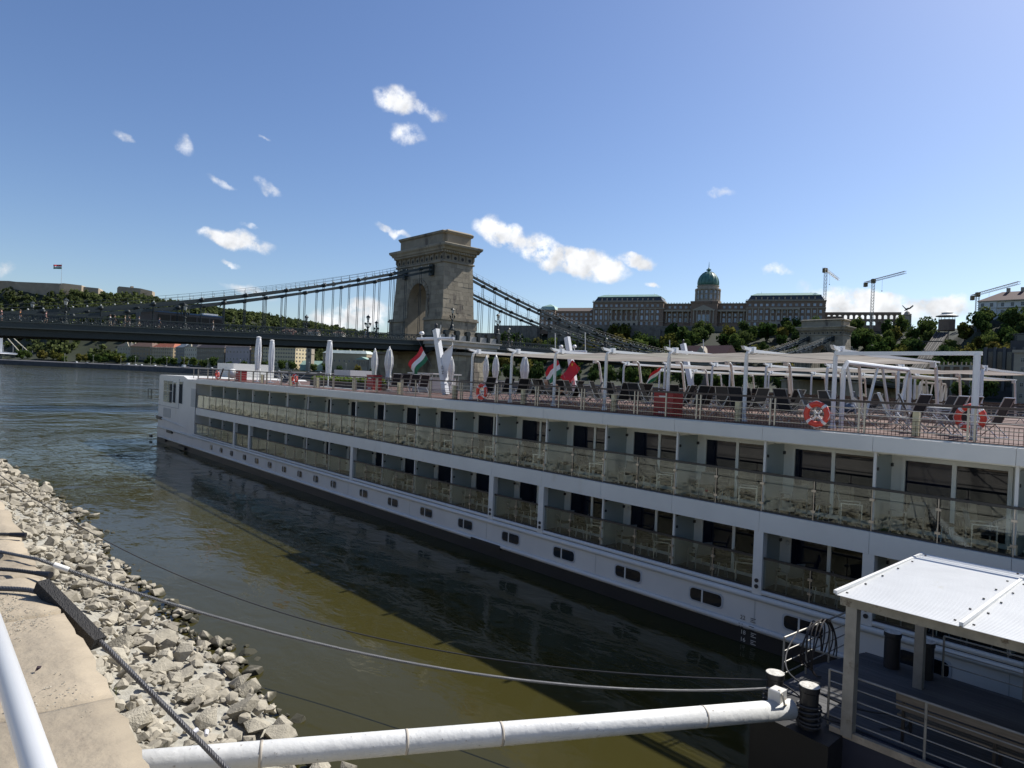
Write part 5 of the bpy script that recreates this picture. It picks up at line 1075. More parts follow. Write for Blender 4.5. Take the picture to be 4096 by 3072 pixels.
for a in [('slim closed cream parasol behind the red box', 22, 37.3, 2.55, .2), ('fuller closed cream parasol just left of the bridge pier', 22, 35.6, 2.65, .25), ('closed white parasol hanging between the awning posts, left of a pair', 27.5, 32.9, 2.4, .17), ('closed white parasol between the awning posts, right of the pair', 27.5, 31.95, 2.45, .2), ('closed white parasol alone between two awning posts', 27.5, 29.3, 2.45, .24), ('closed white parasol right behind the leaning mast', 24.5, 32.6, 2.2, .2)]: small_umbrella(*a)
ORG = mat('buoy_orange', (.62, .055, .03), .5, .06, 4); BWH = mat('buoy_white', (.7, .7, .68), .6)
def buoy(label, x, y, z):
    t = thing('lifebuoy', label, 'lifebuoy', (x, y, z), group='lifebuoys on the railing')
    part(MB().tube([(0, .28 * math.cos(a), .28 * math.sin(a)) for a in np.linspace(0, 2 * PI, 28, endpoint=False)], .078, 10, closed=True), 'ring', ORG, t, smooth=True)
    for k in range(4): a0 = PI / 4 + k * PI / 2; part(MB().tube([(0, .28 * math.cos(a), .28 * math.sin(a)) for a in np.linspace(a0 - .13, a0 + .13, 4)], .081, 10), 'band', BWH, t)
    part(MB().tube([(-.03, (.37 - .04 * abs(math.sin(2 * a))) * math.cos(a), (.37 - .04 * abs(math.sin(2 * a))) * math.sin(a)) for a in np.linspace(0, 2 * PI, 32, endpoint=False)], .009, 4, closed=True), 'rope', BWH, t)
    part(MB().beam((.05, -.16, -.2), (.05, .1, .1), .02, .05).beam((.05, .16, -.2), (.05, -.1, .1), .02, .05), 'bracket', BWH, t)
for a in [('orange lifebuoy on the railing at the far end of the near ship', 18.45, 55.37, 6.82), ('orange lifebuoy on the railing between the tall parasols', 18.45, 41.05, 6.86), ('orange lifebuoy on the railing below the first awning posts', 18.45, 22.29, 6.83), ('largest orange lifebuoy, on the railing before the folding frame', 18.45, 7.96, 6.81), ('orange lifebuoy half hidden by the awning end post at the right', 19.9, 4.75, 6.92), ('orange lifebuoy on the far side railing behind the planter', 29.3, 52.0, 6.85)]: buoy(*a)
REDM = mat('red_locker', (.30, .018, .018), .45, .1, 3)
for lb, x, y, h in (('red locker on the sun deck near the far end of the ship', 19.4, 52.8, .8), ('red locker beside the planter on the sun deck', 21.2, 35.9, .9), ('red locker with white plates under the awnings', 19.3, 13.35, .78)):
    t = thing('red_locker', lb, 'locker', (x, y, ZD), group='red lockers'); part(MB().box(-.3, .3, -.38, .38, 0, h), 'box', REDM, t); part(MB().box(-.32, .32, -.4, .4, h, h + .04), 'lid', REDM, t); part(MB().box(-.32, -.3, -.16, .16, h * .78, h * .86), 'plate', BWH, t); part(MB().box(-.32, -.3, -.16, .16, h * .1, h * .17), 'plate', BWH, t)
pl = thing('planter', 'long dark planter of green herbs on the sun deck', 'planter', (21.5, 40, ZD)); part(MB().box(-.5, .5, -4.4, 4.2, 0, .42), 'trough', mat('planter_brown', (.05, .035, .028), .8, .2, 4), pl)
v = rng.normal(size=(2600, 1, 3)) * .0; ctr = np.stack([rng.uniform(-.45, .45, 2600), rng.uniform(-4.3, 4.1, 2600), .42 + .22 * rng.random(2600)], 1)
dq = rng.normal(size=(2600, 3)) * .05; dq2 = rng.normal(size=(2600, 3)) * .03; dq[:, 2] += .04
hv = np.stack([ctr - dq - dq2, ctr + dq - dq2, ctr + dq + dq2, ctr - dq + dq2], 1); hb = link('herbs', vmesh('herbs', hv, leaf_mat('herb_green', (.12, .19, .04), .4, .05)), pl); hb['kind'] = 'stuff'
part(MB().box(-1.6, -.5, -4.6, 4.4, 0, .03), 'pale_edge', CREAM, pl)
bar = thing('deck_bar', 'white bar counter with a flat roof beside the leaning mast', 'bar', (25, 35, ZD)); part(MB().box(-.9, .9, -1.1, 1.1, 0, .95), 'counter', WHITE, bar); part(MB().box(-1.1, 1.1, -1.4, 1.4, 1.12, 1.2), 'roof', WHITE, bar)
for sx in (-1, 1):
    for sy in (-1.2, 1.2): part(MB().tube([(sx, sy, 0), (sx, sy, 1.12)], .03, 6), 'post', ALU, bar)
# folding deck chairs
def deck_chair():
    t = thing('deck_chair', '-', 'deck chair', (0,0,0))
    part(MB().prism([(-.27, .22, .42), (.27, .22, .42), (.27, .55, 1.16), (-.27, .55, 1.16)], (0, -.02, .012)), 'backrest', FUR, t)
    part(MB().prism([(-.27, -.32, .44), (.27, -.32, .44), (.27, .24, .40), (-.27, .24, .40)], (0, 0, .02)), 'seat', FUR, t)
    m = MB()
    for s in (-.29, .29):
        m.tube([(s, .20, .38), (s, .56, 1.18)], .02, 6).tube([(s, -.34, .45), (s, .26, .40)], .014, 6).tube([(s, -.34, 0.0), (s, .32, .62)], .014, 6).tube([(s, .42, 0.0), (s, -.2, .62)], .014, 6).tube([(s, -.26, .62), (s, .4, .66)], .017, 6)
    m.tube([(-.29, .56, 1.18), (.29, .56, 1.18)], .02, 6).tube([(-.29, -.34, .012), (.29, -.34, .012)], .012, 6).tube([(-.29, .42, .012), (.29, .42, .012)], .012, 6)
    part(m, 'frame', ALU, t); t.scale = (.88, .88, .9); return t
ch0 = deck_chair(); nch = 0
def chair_at(x, y, rz, label, group):
    global nch
    if nch == 0: ch0.location = (x, y, ZD); ch0.rotation_euler = (0, 0, rz); ch0['label'] = label; ch0['group'] = group
    else: dup(ch0, (x, y, ZD), rz, label, None, group)
    nch += 1
rc = random.Random(3)
G1 = 'deck chairs under the awnings'
for i in range(19): chair_at(20.7 + rc.uniform(-.25, .25), 8.9 + i * .86 + rc.uniform(-.1, .1), rc.choice((PI, PI, 0, .2, PI / 2)) + rc.uniform(-.3, .3), 'black folding deck chair in the crowded row just behind the railing', G1)
for i in range(13): chair_at(22.9 + rc.uniform(-.3, .3), 9.5 + i * 1.25, rc.uniform(0, 6.28), 'black folding deck chair in the middle of the deck under the awnings', G1)
for i in range(11): chair_at(25.6 + rc.uniform(-.3, .3), 7 + i * 1.7, rc.uniform(0, 6.28), 'black folding deck chair on the far side of the deck under the awnings', G1)
NB = 'leftmost,second,third,fourth,fifth,sixth,seventh,last'.split(',')
for i, (x, y, rz) in enumerate([(20.6, 8.05, .25), (21.2, 7.6, .15), (21.6, 7.0, .2), (23.0, 6.9, .4), (20.8, 6.45, PI - .3), (21.4, 5.75, PI - .2), (20.7, 5.25, PI - .35), (21.6, 4.75, PI - .25)]): chair_at(x, y, rz, '%s of the black deck chairs standing in sun right of the folding frame' % NB[i], 'sunlit deck chairs by the end post')
for i, (x, y) in enumerate([(22.0, 34.9), (22.0, 33.9), (22.0, 32.9), (22.0, 31.95)]): chair_at(x, y, PI * .93, '%s of four upright black deck chairs left of the leaning mast' % ('leftmost', 'second', 'third', 'last')[i], 'deck chairs by the mast')
for i in range(9): chair_at(33 + rc.uniform(-.5, .5), 6 + i * 1.9, rc.uniform(0, 6.28), 'black folding deck chair on the second ship under its awning', 'deck chairs on the second ship'); 
fs = thing('folded_furniture', 'heap of folded dark deck furniture near the tall parasols', 'furniture', (20.6, 47, ZD)); 
for k in range(7): part(MB().beam((rc.uniform(-.6, .2), -1.6 + k * .5, .02), (rc.uniform(-.2, .7), -1.3 + k * .5 + rc.uniform(-.5, .5), .75), .03, .03).beam((rc.uniform(-.2, .6), -1.6 + k * .5, .02), (rc.uniform(-.6, .2), -1.2 + k * .5, .7), .03, .03), 'folded_frame', ALU, fs)
part(MB().prism([(-.4, -.7, .1), (-.4, .3, .1), (.1, .3, .8), (.1, -.7, .8)], (.05, 0, 0)), 'folded_panel', FUR, fs)
f3 = thing('folded_furniture', 'heap of folded dark deck furniture beside the planter', 'furniture', (22.6, 44.2, ZD)); part(MB().prism([(-.4, -.9, .1), (-.4, .6, .1), (.2, .5, .75), (.2, -.7, .75)], (.05, 0, 0)), 'folded_panel', FUR, f3)
for k in range(5): part(MB().beam((rc.uniform(-.6, .2), -1.2 + k * .5, .02), (rc.uniform(-.2, .7), -1.0 + k * .5, .75), .03, .03), 'folded_frame', ALU, f3)
tb = thing('deck_table', 'small white folding table among the sunlit deck chairs', 'table', (21.9, 5.9, ZD)); part(MB().box(-.3, .3, -.35, .35, .68, .72), 'top', WHITE, tb)
for sx in (-.25, .25): part(MB().tube([(sx, -.3, 0), (sx, .3, .68)], .014, 6).tube([(sx, .3, 0), (sx, -.3, .68)], .014, 6), 'leg', ALU, tb)
bg_ = MB().ball((0, 0, .16), .2, 10, 7, .75); solo(bg_, 'blue_bag', mat('denim', (.05, .075, .13), .9, .2, 6), 'blue cloth bundle on the seat of a sunlit deck chair', 'bag', (20.62, 8.0, ZD + .42), world=False, smooth=True)
# flags on the masts
f1 = thing('flag', 'red white and green flag hanging from the near ship mast yard', 'flag', (22.2, 32.8, 9.5), world=True)
part(MB().tube([(22.2, 32.85, 9.5), (22.2, 31.35, 7.95)], .008, 4), 'halyard', STEEL, f1); flag(f1, (22.2, 32.45, 9.12), (0, .82, -.60), (0, -.62, -.72), 1.55, 1.0, [FLR, FLW, FLG], 2, .12)
f4 = thing('flag', 'white house flag with dark letters hanging beside the near ship mast', 'flag', (22.2, 29.5, 9.4), world=True)
m = MB(); 
for i in range(9):
    for j in range(4): u, v_ = i / 8, j / 3; m.v.append((22.2 + .08 * math.sin(u * 6 + v_ * 3), 29.5 + .28 * u + v_ * (.15 + .75 * math.sin(PI * min(u * 1.15, 1)) ** .8) , 9.35 - 2.1 * u - .25 * v_))
m._f(*[(i * 4 + j, (i + 1) * 4 + j, (i + 1) * 4 + j + 1, i * 4 + j + 1) for i in range(8) for j in range(3)]); part(m, 'cloth', FLW, f4, smooth=True)
text('O N', (22.04, 30.25, 8.0), .26, DARKM, f4, (PI / 2, R(78), -PI / 2))
f5 = thing('flag', 'red white and green flag seen between the awning posts of the second ship', 'flag', (30, 29, 8.9), world=True); flag(f5, (30.0, 29.0, 8.75), (0, .86, -.5), (0, -.4, -.9), 1.35, .9, [FLR, FLW, FLG], 4, .1); part(MB().tube([(30, 29.1, 8.95), (30, 28.3, 7.6)], .01, 4), 'halyard', STEEL, f5)
f6 = thing('flag', 'plain red flag with a small yellow star next to the second ship mast', 'flag', (34.5, 31.5, 9), world=True); flag(f6, (34.5, 31.9, 8.95), (0, .7, -.75), (0, -.8, -.6), 1.5, .95, [FLR], 1, .1)
part(MB().prism([(34.3, 31.75 + .13 * math.cos(PI / 2 + k * PI / 5) * (1 if k % 2 == 0 else .42), 8.62 + .13 * math.sin(PI / 2 + k * PI / 5) * (1 if k % 2 == 0 else .42)) for k in range(10)], (.01, 0, 0)), 'star', mat('star_yellow', (.7, .35, .03), .8), f6); part(MB().tube([(34.5, 31.95, 9.2), (34.5, 31.0, 7.6)], .01, 4), 'halyard', STEEL, f6)
f7 = thing('flag', 'striped red white green flag at the third ship mast, rightmost flag', 'flag', (33, 23.4, 8.6), world=True); flag(f7, (33, 23.35, 8.62), (0, .82, -.5), (0, .45, -.85), 1.05, 1.0, [FLR, FLW, FLG], 3, .05); part(MB().tube([(33, 23.2, 8.9), (33, 23.0, 7.4)], .012, 4), 'halyard', STEEL, f7)
# balcony chairs and tables
def bal_chair():
    t = thing('balcony_chair', '-', 'chair', (0,0,0)); part(MB().box(-.24, .24, -.24, .24, .40, .44), 'seat', FUR, t); part(MB().prism([(-.24, .22, .5), (.24, .22, .5), (.24, .32, .92), (-.24, .32, .92)], (0, .02, 0)), 'backrest', CUSH, t)
    m = MB()
    for sx in (-.27, .27): m.box(sx - .015, sx + .015, -.27, -.24, 0, .62).box(sx - .015, sx + .015, .22, .25, 0, .62).box(sx - .02, sx + .02, -.27, .26, .62, .65)
    part(m, 'frame', ALU, t); return t
def bal_table():
    t = thing('balcony_table', '-', 'table', (0,0,0)); part(MB().lathe([(.24, .46), (.24, .49)], 16), 'top', FUR, t); m = MB()
    for a in range(4): m.tube([(.12 * math.cos(a * PI / 2), .12 * math.sin(a * PI / 2), .46), (.22 * math.cos(a * PI / 2), .22 * math.sin(a * PI / 2), 0)], .012, 5)
    part(m, 'leg', ALU, t, kind='stuff'); return t
bc, bt = bal_chair(), bal_table(); first = True
ORD = 'first second third fourth fifth sixth seventh eighth ninth tenth eleventh twelfth'.split()
for deck, zf in ((1, 3.845), (0, 1.605)):
    for k in range(11):
        y = PY[3 + k]; nm = ('upper', 'lower')[1 - deck]
        for j, (o, (dx, dy, rz)) in enumerate(((bc, (.72, 2.35, 2.9)), (bc, (.62, .75, -.25 + PI / 1)), (bt, (.62, 1.5, 0)))):
            rz = (PI - .5, .45, 0)[j]
            lb = ('left balcony chair', 'right balcony chair', 'small round balcony table')[j] + ' on the %s deck, %s balcony from the right' % (nm, ORD[k])
            gr = ('balcony chairs', 'balcony chairs', 'balcony tables')[j]
            if first and j != 1 and deck == 1 and k == 0:
                o.location = (X0 + dx, y + dy, zf); o.rotation_euler = (0, 0, rz); o['label'] = lb; o['group'] = gr
            else: dup(o, (X0 + dx, y + dy, zf), rz, lb, None, gr)
# ------------------------------------------------------------------ near quay and rubble bank
CONC = mat('quay_concrete', (.40, .385, .35), .92, .22, .8, bump=.3, bscale=4, stain=((.22, .21, .19), .6, .56, (1, 1, .3)))
LIME = mat('coping_stone', (.30, .25, .18), .92, .14, 1.6, bump=.6, bscale=7, rnd=.13, stain=((.22, .18, .13), 1.1, .58))
ROCK = mat('rubble_rock', (.31, .282, .222), .95, .22, 2.5, bump=.6, bscale=9, rnd=.3); ROCKW = mat('rubble_small', (.31, .28, .22), .95, .42, 1.2, bump=.5, bscale=9)
def wet(m, h=.16):
    t = m.node_tree; b = t.nodes['Principled BSDF']; old = b.inputs['Base Color'].links[0].from_socket
    g = N(t, 'ShaderNodeNewGeometry'); sp = N(t, 'ShaderNodeSeparateXYZ'); t.links.new(g.outputs['Position'], sp.inputs[0]); n = N(t, 'ShaderNodeTexNoise'); n.inputs['Scale'].default_value = 2.5; t.links.new(g.outputs['Position'], n.inputs['Vector'])
    r = N(t, 'ShaderNodeMapRange', interpolation_type='SMOOTHSTEP'); t.links.new(math_node(t, 'MULTIPLY_ADD', n.outputs['Fac'], -.3, math_node(t, 'ADD', sp.outputs['Z'], .15)), r.inputs['Value']); r.inputs['From Min'].default_value = h - .08; r.inputs['From Max'].default_value = h
    x = N(t, 'ShaderNodeMix', data_type='RGBA'); t.links.new(r.outputs[0], x.inputs['Factor']); x.inputs[6].default_value = (.045, .042, .026, 1); t.links.new(old, x.inputs[7]); t.links.new(x.outputs[2], b.inputs['Base Color'])
wet(ROCK); wet(ROCKW)
qy = solo(MB().box(-40, 1.30, -16, 130, -2, 4.08).box(-40, .05, -16, 2.7, 4.08, 5.62), 'quay', CONC, None, None, (0, 0, 0), kind='structure')
for z in (2.35, 3.3, 3.95): part(MB().box(1.295, 1.36, -10, 110, z, z + .12), 'string_course', CONC, qy)
rq = random.Random(11)
def coping(x0, x1, y0, y1, z0, z1, seed):
    r = np.random.default_rng(seed); nx, ny = 9, 12; m = MB(); g = []
    dz = r.uniform(-.02, .02)
    for i in range(nx + 1):
        row = []
        for j in range(ny + 1):
            u, v = i / nx, j / ny; x = x0 + (x1 - x0) * u; y = y0 + (y1 - y0) * v
            e = min((1 - u) * (x1 - x0), v * (y1 - y0), (1 - v) * (y1 - y0)); rd = .055 + .02 * math.sin(y * 3.1 + seed)
            drop = 0 if e > rd else (rd - math.sqrt(max(rd * rd - (rd - e) ** 2, 0)))
            z = z1 + dz - drop * .8 + r.normal() * .0025 + .015 * math.sin(x * 4 + seed) * math.sin(y * 2.3)
            xx = x + (r.normal() * .018 if u > .95 else 0)
            row.append(len(m.v)); m.v.append((xx, y + .004, z))
        g.append(row)
    for i in range(nx):
        for j in range(ny): m._f((g[i][j], g[i+1][j], g[i+1][j+1], g[i][j+1]))
    def skirt(seq):
        b = []
        for k in seq: x, y, z = m.v[k]; b.append(len(m.v)); m.v.append((x, y, z0))
        for a in range(len(seq) - 1): m._f((seq[a], b[a], b[a+1], seq[a+1]))
    skirt([g[nx][j] for j in range(ny + 1)][::-1] if False else [g[nx][j] for j in range(ny + 1)]); skirt([g[i][0] for i in range(nx + 1)]); skirt([g[i][ny] for i in range(nx, -1, -1)])
    return m
y = -6.0; k = 0
cuts = [-6, -3.6, -1.2, 1.4, 3.3, 4.9, 6.42, 9.0, 10.6, 11.7, 12.9, 15.0]
while cuts[-1] < 100: cuts.append(cuts[-1] + rq.uniform(1.8, 2.8))
for a, b in zip(cuts[:-1], cuts[1:]):
    part(coping(-.55, 1.40 + rq.uniform(-.04, .03) + (.02 if a > 12 else 0), a + .01, b - .015, 4.05, 4.60 + (.05 if 11 < a < 12.5 else .10 if a >= 12.9 else 0), k), 'coping_stone', LIME, qy, smooth=True); k += 1
for i in range(14): part(coping(-3.2, -.57, -6 + i * 3.1, -2.92 + i * 3.1, 4.05, 4.59, 90 + i), 'paving_stone', LIME, qy, smooth=True)
WLY = [-10, 5, 13, 15, 18, 20, 24, 27, 32, 40, 49, 60, 80, 110]; WLX = [5.4, 5.7, 6.05, 6.45, 6.5, 6.3, 6.1, 6.0, 6.35, 6.5, 6.05, 5.2, 4.2, 3.4]
def wl(y): return float(np.interp(y, WLY, WLX)) + .18 * math.sin(y * 1.9) + .1 * math.sin(y * 4.3)
def bz(x, y): return 1.72 * (1 - (x - 1.35) / (wl(y) - 1.35)) + .10 * math.sin(x * 2.7 + y * 1.3) * math.cos(y * .9 - x)
m = MB(); nyb, nxb = 220, 14
for i in range(nyb + 1):
    yy = -10 + i * 115 / nyb
    for j in range(nxb + 1): xx = 1.3 + j * .55; m.v.append((xx, yy, bz(xx, yy) - .14))
m._f(*[(i*(nxb+1)+j, i*(nxb+1)+j+1, (i+1)*(nxb+1)+j+1, (i+1)*(nxb+1)+j) for i in range(nyb) for j in range(nxb)])
bk_ = solo(m, 'shore', mat('bank_gravel', (.31, .295, .25), .95, .3, 5, bump=.6, bscale=20), None, None, (0, 0, 0), kind='structure', smooth=True)
RM = []
for s in range(14):
    r = np.random.default_rng(40 + s); bm = bmesh.new(); P = r.normal(size=(15, 3)); P /= np.abs(P).max(axis=1)[:, None] ** .55 * np.linalg.norm(P, axis=1)[:, None] ** .45
    P *= np.array([1, .62 + .35 * r.random(), .42 + .3 * r.random()]); P *= .8 + .25 * r.random((15, 1))
    for p in P: bm.verts.new(p)
    rs = bmesh.ops.convex_hull(bm, input=bm.verts); bmesh.ops.delete(bm, geom=[e for e in rs['geom_interior'] if isinstance(e, bmesh.types.BMVert)], context='VERTS')
    bm.normal_update(); me = bpy.data.meshes.new('rock'); bm.to_mesh(me); bm.free(); me.materials.append(ROCK); RM.append(me)
RV = [(np.array([v.co for v in me.vertices]), [tuple(p.vertices) for p in me.polygons]) for me in RM]
rr = np.random.default_rng(21); cand = []
for pas, (n, lo, hi) in enumerate(((800, .16, .36), (1800, .09, .18), (3000, .045, .1))):
    for _ in range(n):
        yy = 4 + 60 * rr.random() ** 1.6; w = wl(yy); xx = 1.5 + (w + .35 - 1.5) * rr.random() ** .9
        if pas == 0 and xx > w - .2 and rr.random() < .5: continue
        s = lo + (hi - lo) * rr.random() ** (1.5 if pas == 0 else 1); cand.append((xx, yy, s, pas))
for _ in range(1500):
    yy = rr.uniform(55, 108); cand.append((1.5 + (wl(yy) + .2 - 1.5) * rr.random(), yy, rr.uniform(.12, .3), 1))
# a few boulders standing in the shallows
for (xx, yy, s) in ((7.0, 33.2, .3), (6.75, 13.5, .26), (6.9, 16.9, .22), (6.65, 18.4, .2), (6.5, 11.9, .3), (7.05, 14.6, .16)): cand.append((xx, yy, s, 0))
def rrot(): 
    a, b, c = rr.normal() * .35, rr.normal() * .35, rr.uniform(0, 6.28); return (a, b, c)
cand.sort(key=lambda q: -q[2] / math.hypot(q[0], q[1], 5.5)); big = MB(); nb = 0; placed = []
for (xx, yy, s, pas) in cand:
    if pas == 0:
        if any((xx - a) ** 2 + (yy - b) ** 2 < (.56 * (s + q)) ** 2 for a, b, q in placed): continue
        placed.append((xx, yy, s))
    z = bz(xx, yy) + s * (.12 if pas == 0 else .1) - (.02 if pas else 0); rot = rrot(); mi = int(rr.integers(14))
    if nb < 300 and yy < 45:
        o = link('rock', RM[mi], bk_); o.location = (xx, yy, z); o.rotation_euler = rot; o.scale = (s, s, s); nb += 1
    else:
        V, F = RV[mi]; M_ = np.array(Matrix.LocRotScale(Vector((0,0,0)), __import__('mathutils').Euler(rot), Vector((s, s, s))).to_3x3()); n = len(big.v); W2 = V @ M_.T + np.array([xx, yy, z])
        big.v += [tuple(p) for p in W2]; big.f += [tuple(i + n for i in f) for f in F]; big.mi += [0] * len(F)
rk = part(big, 'rubble', ROCKW, bk_, kind='stuff')
# weeds, litter, grit
def tuft(label, x, y, z, n, h):
    m = MB(); r = random.Random(int(x * 100 + y))
    for i in range(n):
        a = r.uniform(0, 6.28); l = r.uniform(.05, .2); hh = h * r.uniform(.5, 1); bx, by = r.uniform(-.14, .14), r.uniform(-.14, .14); p = Vector((bx, by, 0)); q = p + Vector((l * math.cos(a) * .5, l * math.sin(a) * .5, hh * .6)); e = p + Vector((l * math.cos(a), l * math.sin(a), hh)); w = Vector((-math.sin(a), math.cos(a), 0)) * .006
        m.poly([p - w, p + w, q + w, q - w]); m.poly([q - w, q + w, e])
    solo(m, 'grass_tuft', leaf_mat('weed_' + label[:8], (.10, .13, .04), .3, .05), label, 'grass', (x, y, z), world=False)
tuft('green grass tuft growing between rocks beside the coping', 3.05, 11.2, bz(3.05, 11.2), 90, .42); tuft('small grass tuft at the foot of the coping higher up the bank', 3.0, 14.2, bz(3.0, 14.2), 40, .3); tuft('dry weed stalks between rocks near the white pipe', 3.45, 10.6, bz(3.45, 10.6) + .1, 30, .4)
CUP = mat('cup_plastic', (.62, .62, .66), .3, .05)
for lb, x, y, rz in (('clear plastic cup lying on the rubble, left of two', 3.95, 12.3, .4), ('clear plastic cup lying on the rubble, right of two', 4.12, 12.2, 1.2)):
    solo(MB().tube([(-.06, 0, 0), (.06, 0, .01)], [.032, .045], 12), 'plastic_cup', CUP, lb, 'cup', (x, y, bz(x, y) + .17), rz, group='plastic cups', world=False)
solo(MB().tube([(-.07, 0, 0), (.07, 0, 0)], .04, 12), 'red_can', mat('can_red', (.5, .02, .02), .4), 'small red can lying among the rocks at the far left', 'can', (2.35, 20.9, bz(2.35, 20.9) + .16), .3, world=False)
gr = MB()
for i in range(900):
    cx_, cy_ = ((.75, 9.45), (.9, 8.75), (.6, 5.1), (.95, 6.5))[int(rr.integers(0, 10) > 5) if i < 650 else (2 if i < 800 else 3)]; s = rr.uniform(.004, .011); V, F = RV[int(rr.integers(14))]; n = len(gr.v)
    P = V * s + np.array([cx_ + rr.normal() * .17, cy_ + rr.normal() * .26, 4.612]); 
    if P[0, 0] > 1.33: continue
    gr.v += [tuple(p) for p in P]; gr.f += [tuple(q + n for q in f) for f in F]; gr.mi += [0] * len(F)
part(gr, 'gravel', ROCKW, qy, kind='stuff')
solo(MB().prism([(0, 0, 0), (.025, .01, .005), (.045, -.005, .025), (.015, .02, .025)], (.01, .02, .01)), 'dry_leaf', mat('leaf_dark', (.05, .03, .035), .9), 'curled dark leaf lying on the pale coping stone', 'leaf', (.93, 7.2, 4.62), world=False)
# ------------------------------------------------------------------ white pipe spar
PIPEM = mat('pipe_paint', (.58, .58, .56), .55, .1, 1.2, bump=.25, bscale=8, stain=((.16, .12, .09), 16, .60))
pp_ = thing('mooring_pipe', 'long white steel pipe running from the bank to the pontoon', 'pipe', (8, 7, 2), world=True); PPT = [Vector(q) for q in ((1.25, 9.85, 2.36), (3.24, 9.14, 2.18), (7.38, 7.16, 2.04), (11.56, 5.2, 1.89))]
part(MB().tube(PPT, .167, 28), 'tube', PIPEM, pp_, smooth=True)
for f_ in (.12, .55, .86):
    q0 = PPT[1] + (PPT[2] - PPT[1]) * f_; dq_ = (PPT[2] - PPT[1]).normalized(); part(MB().tube([q0 - dq_ * .02, q0 + dq_ * .02], .172, 28), 'weld_band', mat('weld_rust', (.40, .36, .30), .7, .3, 8), pp_, smooth=True)
q0 = PPT[2] + (PPT[3] - PPT[2]) * .62; dq_ = (PPT[3] - PPT[2]).normalized(); part(MB().tube([q0 - dq_ * .015, q0 + dq_ * .015], .172, 28), 'weld_band', MATS['weld_rust'], pp_, smooth=True)
bx_ = thing('mooring_block', 'white rust-stained block with rope ends on top of the pipe end', 'block', (11.36, 5.36, 2.03)); part(MB().ring(0, 0, [(.12, .11, 0), (.12, .11, .2), (.1, .09, .215)]), 'body', mat('block_paint', (.6, .58, .53), .6, .1, 3, stain=((.4, .25, .12), 3, .56)), bx_)
part(MB().tube([(-.06, -.05, .22), (-.09, -.13, .17), (-.08, -.17, .02), (.04, -.16, -.02)], .018, 6), 'rope_end', mat('rope_tan', (.45, .4, .3), .9), bx_)
# ------------------------------------------------------------------ ropes
ROPE = mat('steel_cable', (.085, .085, .09), .5, .15, 20, metal=.35); ROPEL = mat('cable_grey', (.12, .12, .12), .5, .15, 20, metal=.3); ROPED = mat('rope_dark', (.03, .03, .033), .7)
def sagline(p0, p1, s, n=60): p0, p1 = Vector(p0), Vector(p1); return [p0 + (p1 - p0) * (i / n) - Vector((0, 0, s * 4 * (i / n) * (1 - i / n))) for i in range(n + 1)]
def resample(pts, step):
    pts = [Vector(p) for p in pts]; out_ = [pts[0]]; acc = 0
    for a, b in zip(pts[:-1], pts[1:]):
        L = (b - a).length; n = max(1, int(L / step))
        for i in range(1, n + 1): out_.append(a + (b - a) * i / n)
    return out_
def smoothp(pts, it=3):
    pts = [Vector(p) for p in pts]
    for _ in range(it):
        q = [pts[0]]
        for a, b in zip(pts[:-1], pts[1:]): q += [a * .75 + b * .25, a * .25 + b * .75]
        pts = q + [pts[-1]]
    return pts
def twisted(pts, r, strands=6, pitch=.22, step=.03):
    P = resample(pts, step); m = MB(); L = 0; prev = None; fr = []
    for i, p in enumerate(P):
        d = (P[min(i + 1, len(P) - 1)] - P[max(i - 1, 0)]).normalized(); a = (prev - d * prev.dot(d)).normalized() if prev else d.cross(Vector((0, 0, 1))).normalized(); prev = a
        if i: L += (p - P[i-1]).length
        fr.append((p, a, d.cross(a), L))
    for s in range(strands): m.tube([p + (a * math.cos(2 * PI * (s / strands + l / pitch)) + b * math.sin(2 * PI * (s / strands + l / pitch))) * r * .6 for p, a, b, l in fr], r * .45, 5)
    m.tube([f[0] for f in fr[::4]], r * .5, 5); return m
A = [(-.6, 14.5, 4.66), (.7, 12.45, 4.66), (1.07, 11.8, 4.67)] + [tuple(p) for p in sagline((1.43, 11.13, 4.66), (11.75, 5.5, 2.1), .62)]
ra = thing('mooring_cable', 'thick grey steel cable from the coping to the pontoon, lower of two', 'cable', (1.4, 11, 4.6), world=True, group='mooring lines over the water'); part(twisted(A, .023), 'cable', ROPEL, ra, smooth=True)
part(MB().tube([A[4], Vector(A[4]) + (Vector(A[5]) - Vector(A[4])).normalized() * .2], .04, 12), 'sleeve', mat('sleeve_white', (.7, .68, .62), .5), ra)
solo(MB().tube(sagline((1.0, 30, 4.9), (11.75, 5.6, 2.2), 2.05), .014, 6), 'mooring_line', ROPED, 'thin dark mooring line, upper of the two over the water', 'cable', (1, 30, 4.6), group='mooring lines over the water')
Bp = smoothp([(-.5, 10.6, 4.65), (.5, 10.15, 4.65), (.92, 9.96, 4.66), (1.30, 9.5, 4.67), (1.5, 9.05, 4.45)], 2) + [Vector((1.59, 8.92, 4.4)) + Vector((.27, -.65, -.3)) * t for t in np.linspace(0, 11.5, 60)[1:]]
rb = thing('mooring_cable', 'thick dark steel cable running down from the black timber across the pipe', 'cable', (1.5, 9, 4.4), world=True); part(twisted(Bp, .030), 'cable', ROPE, rb, smooth=True)
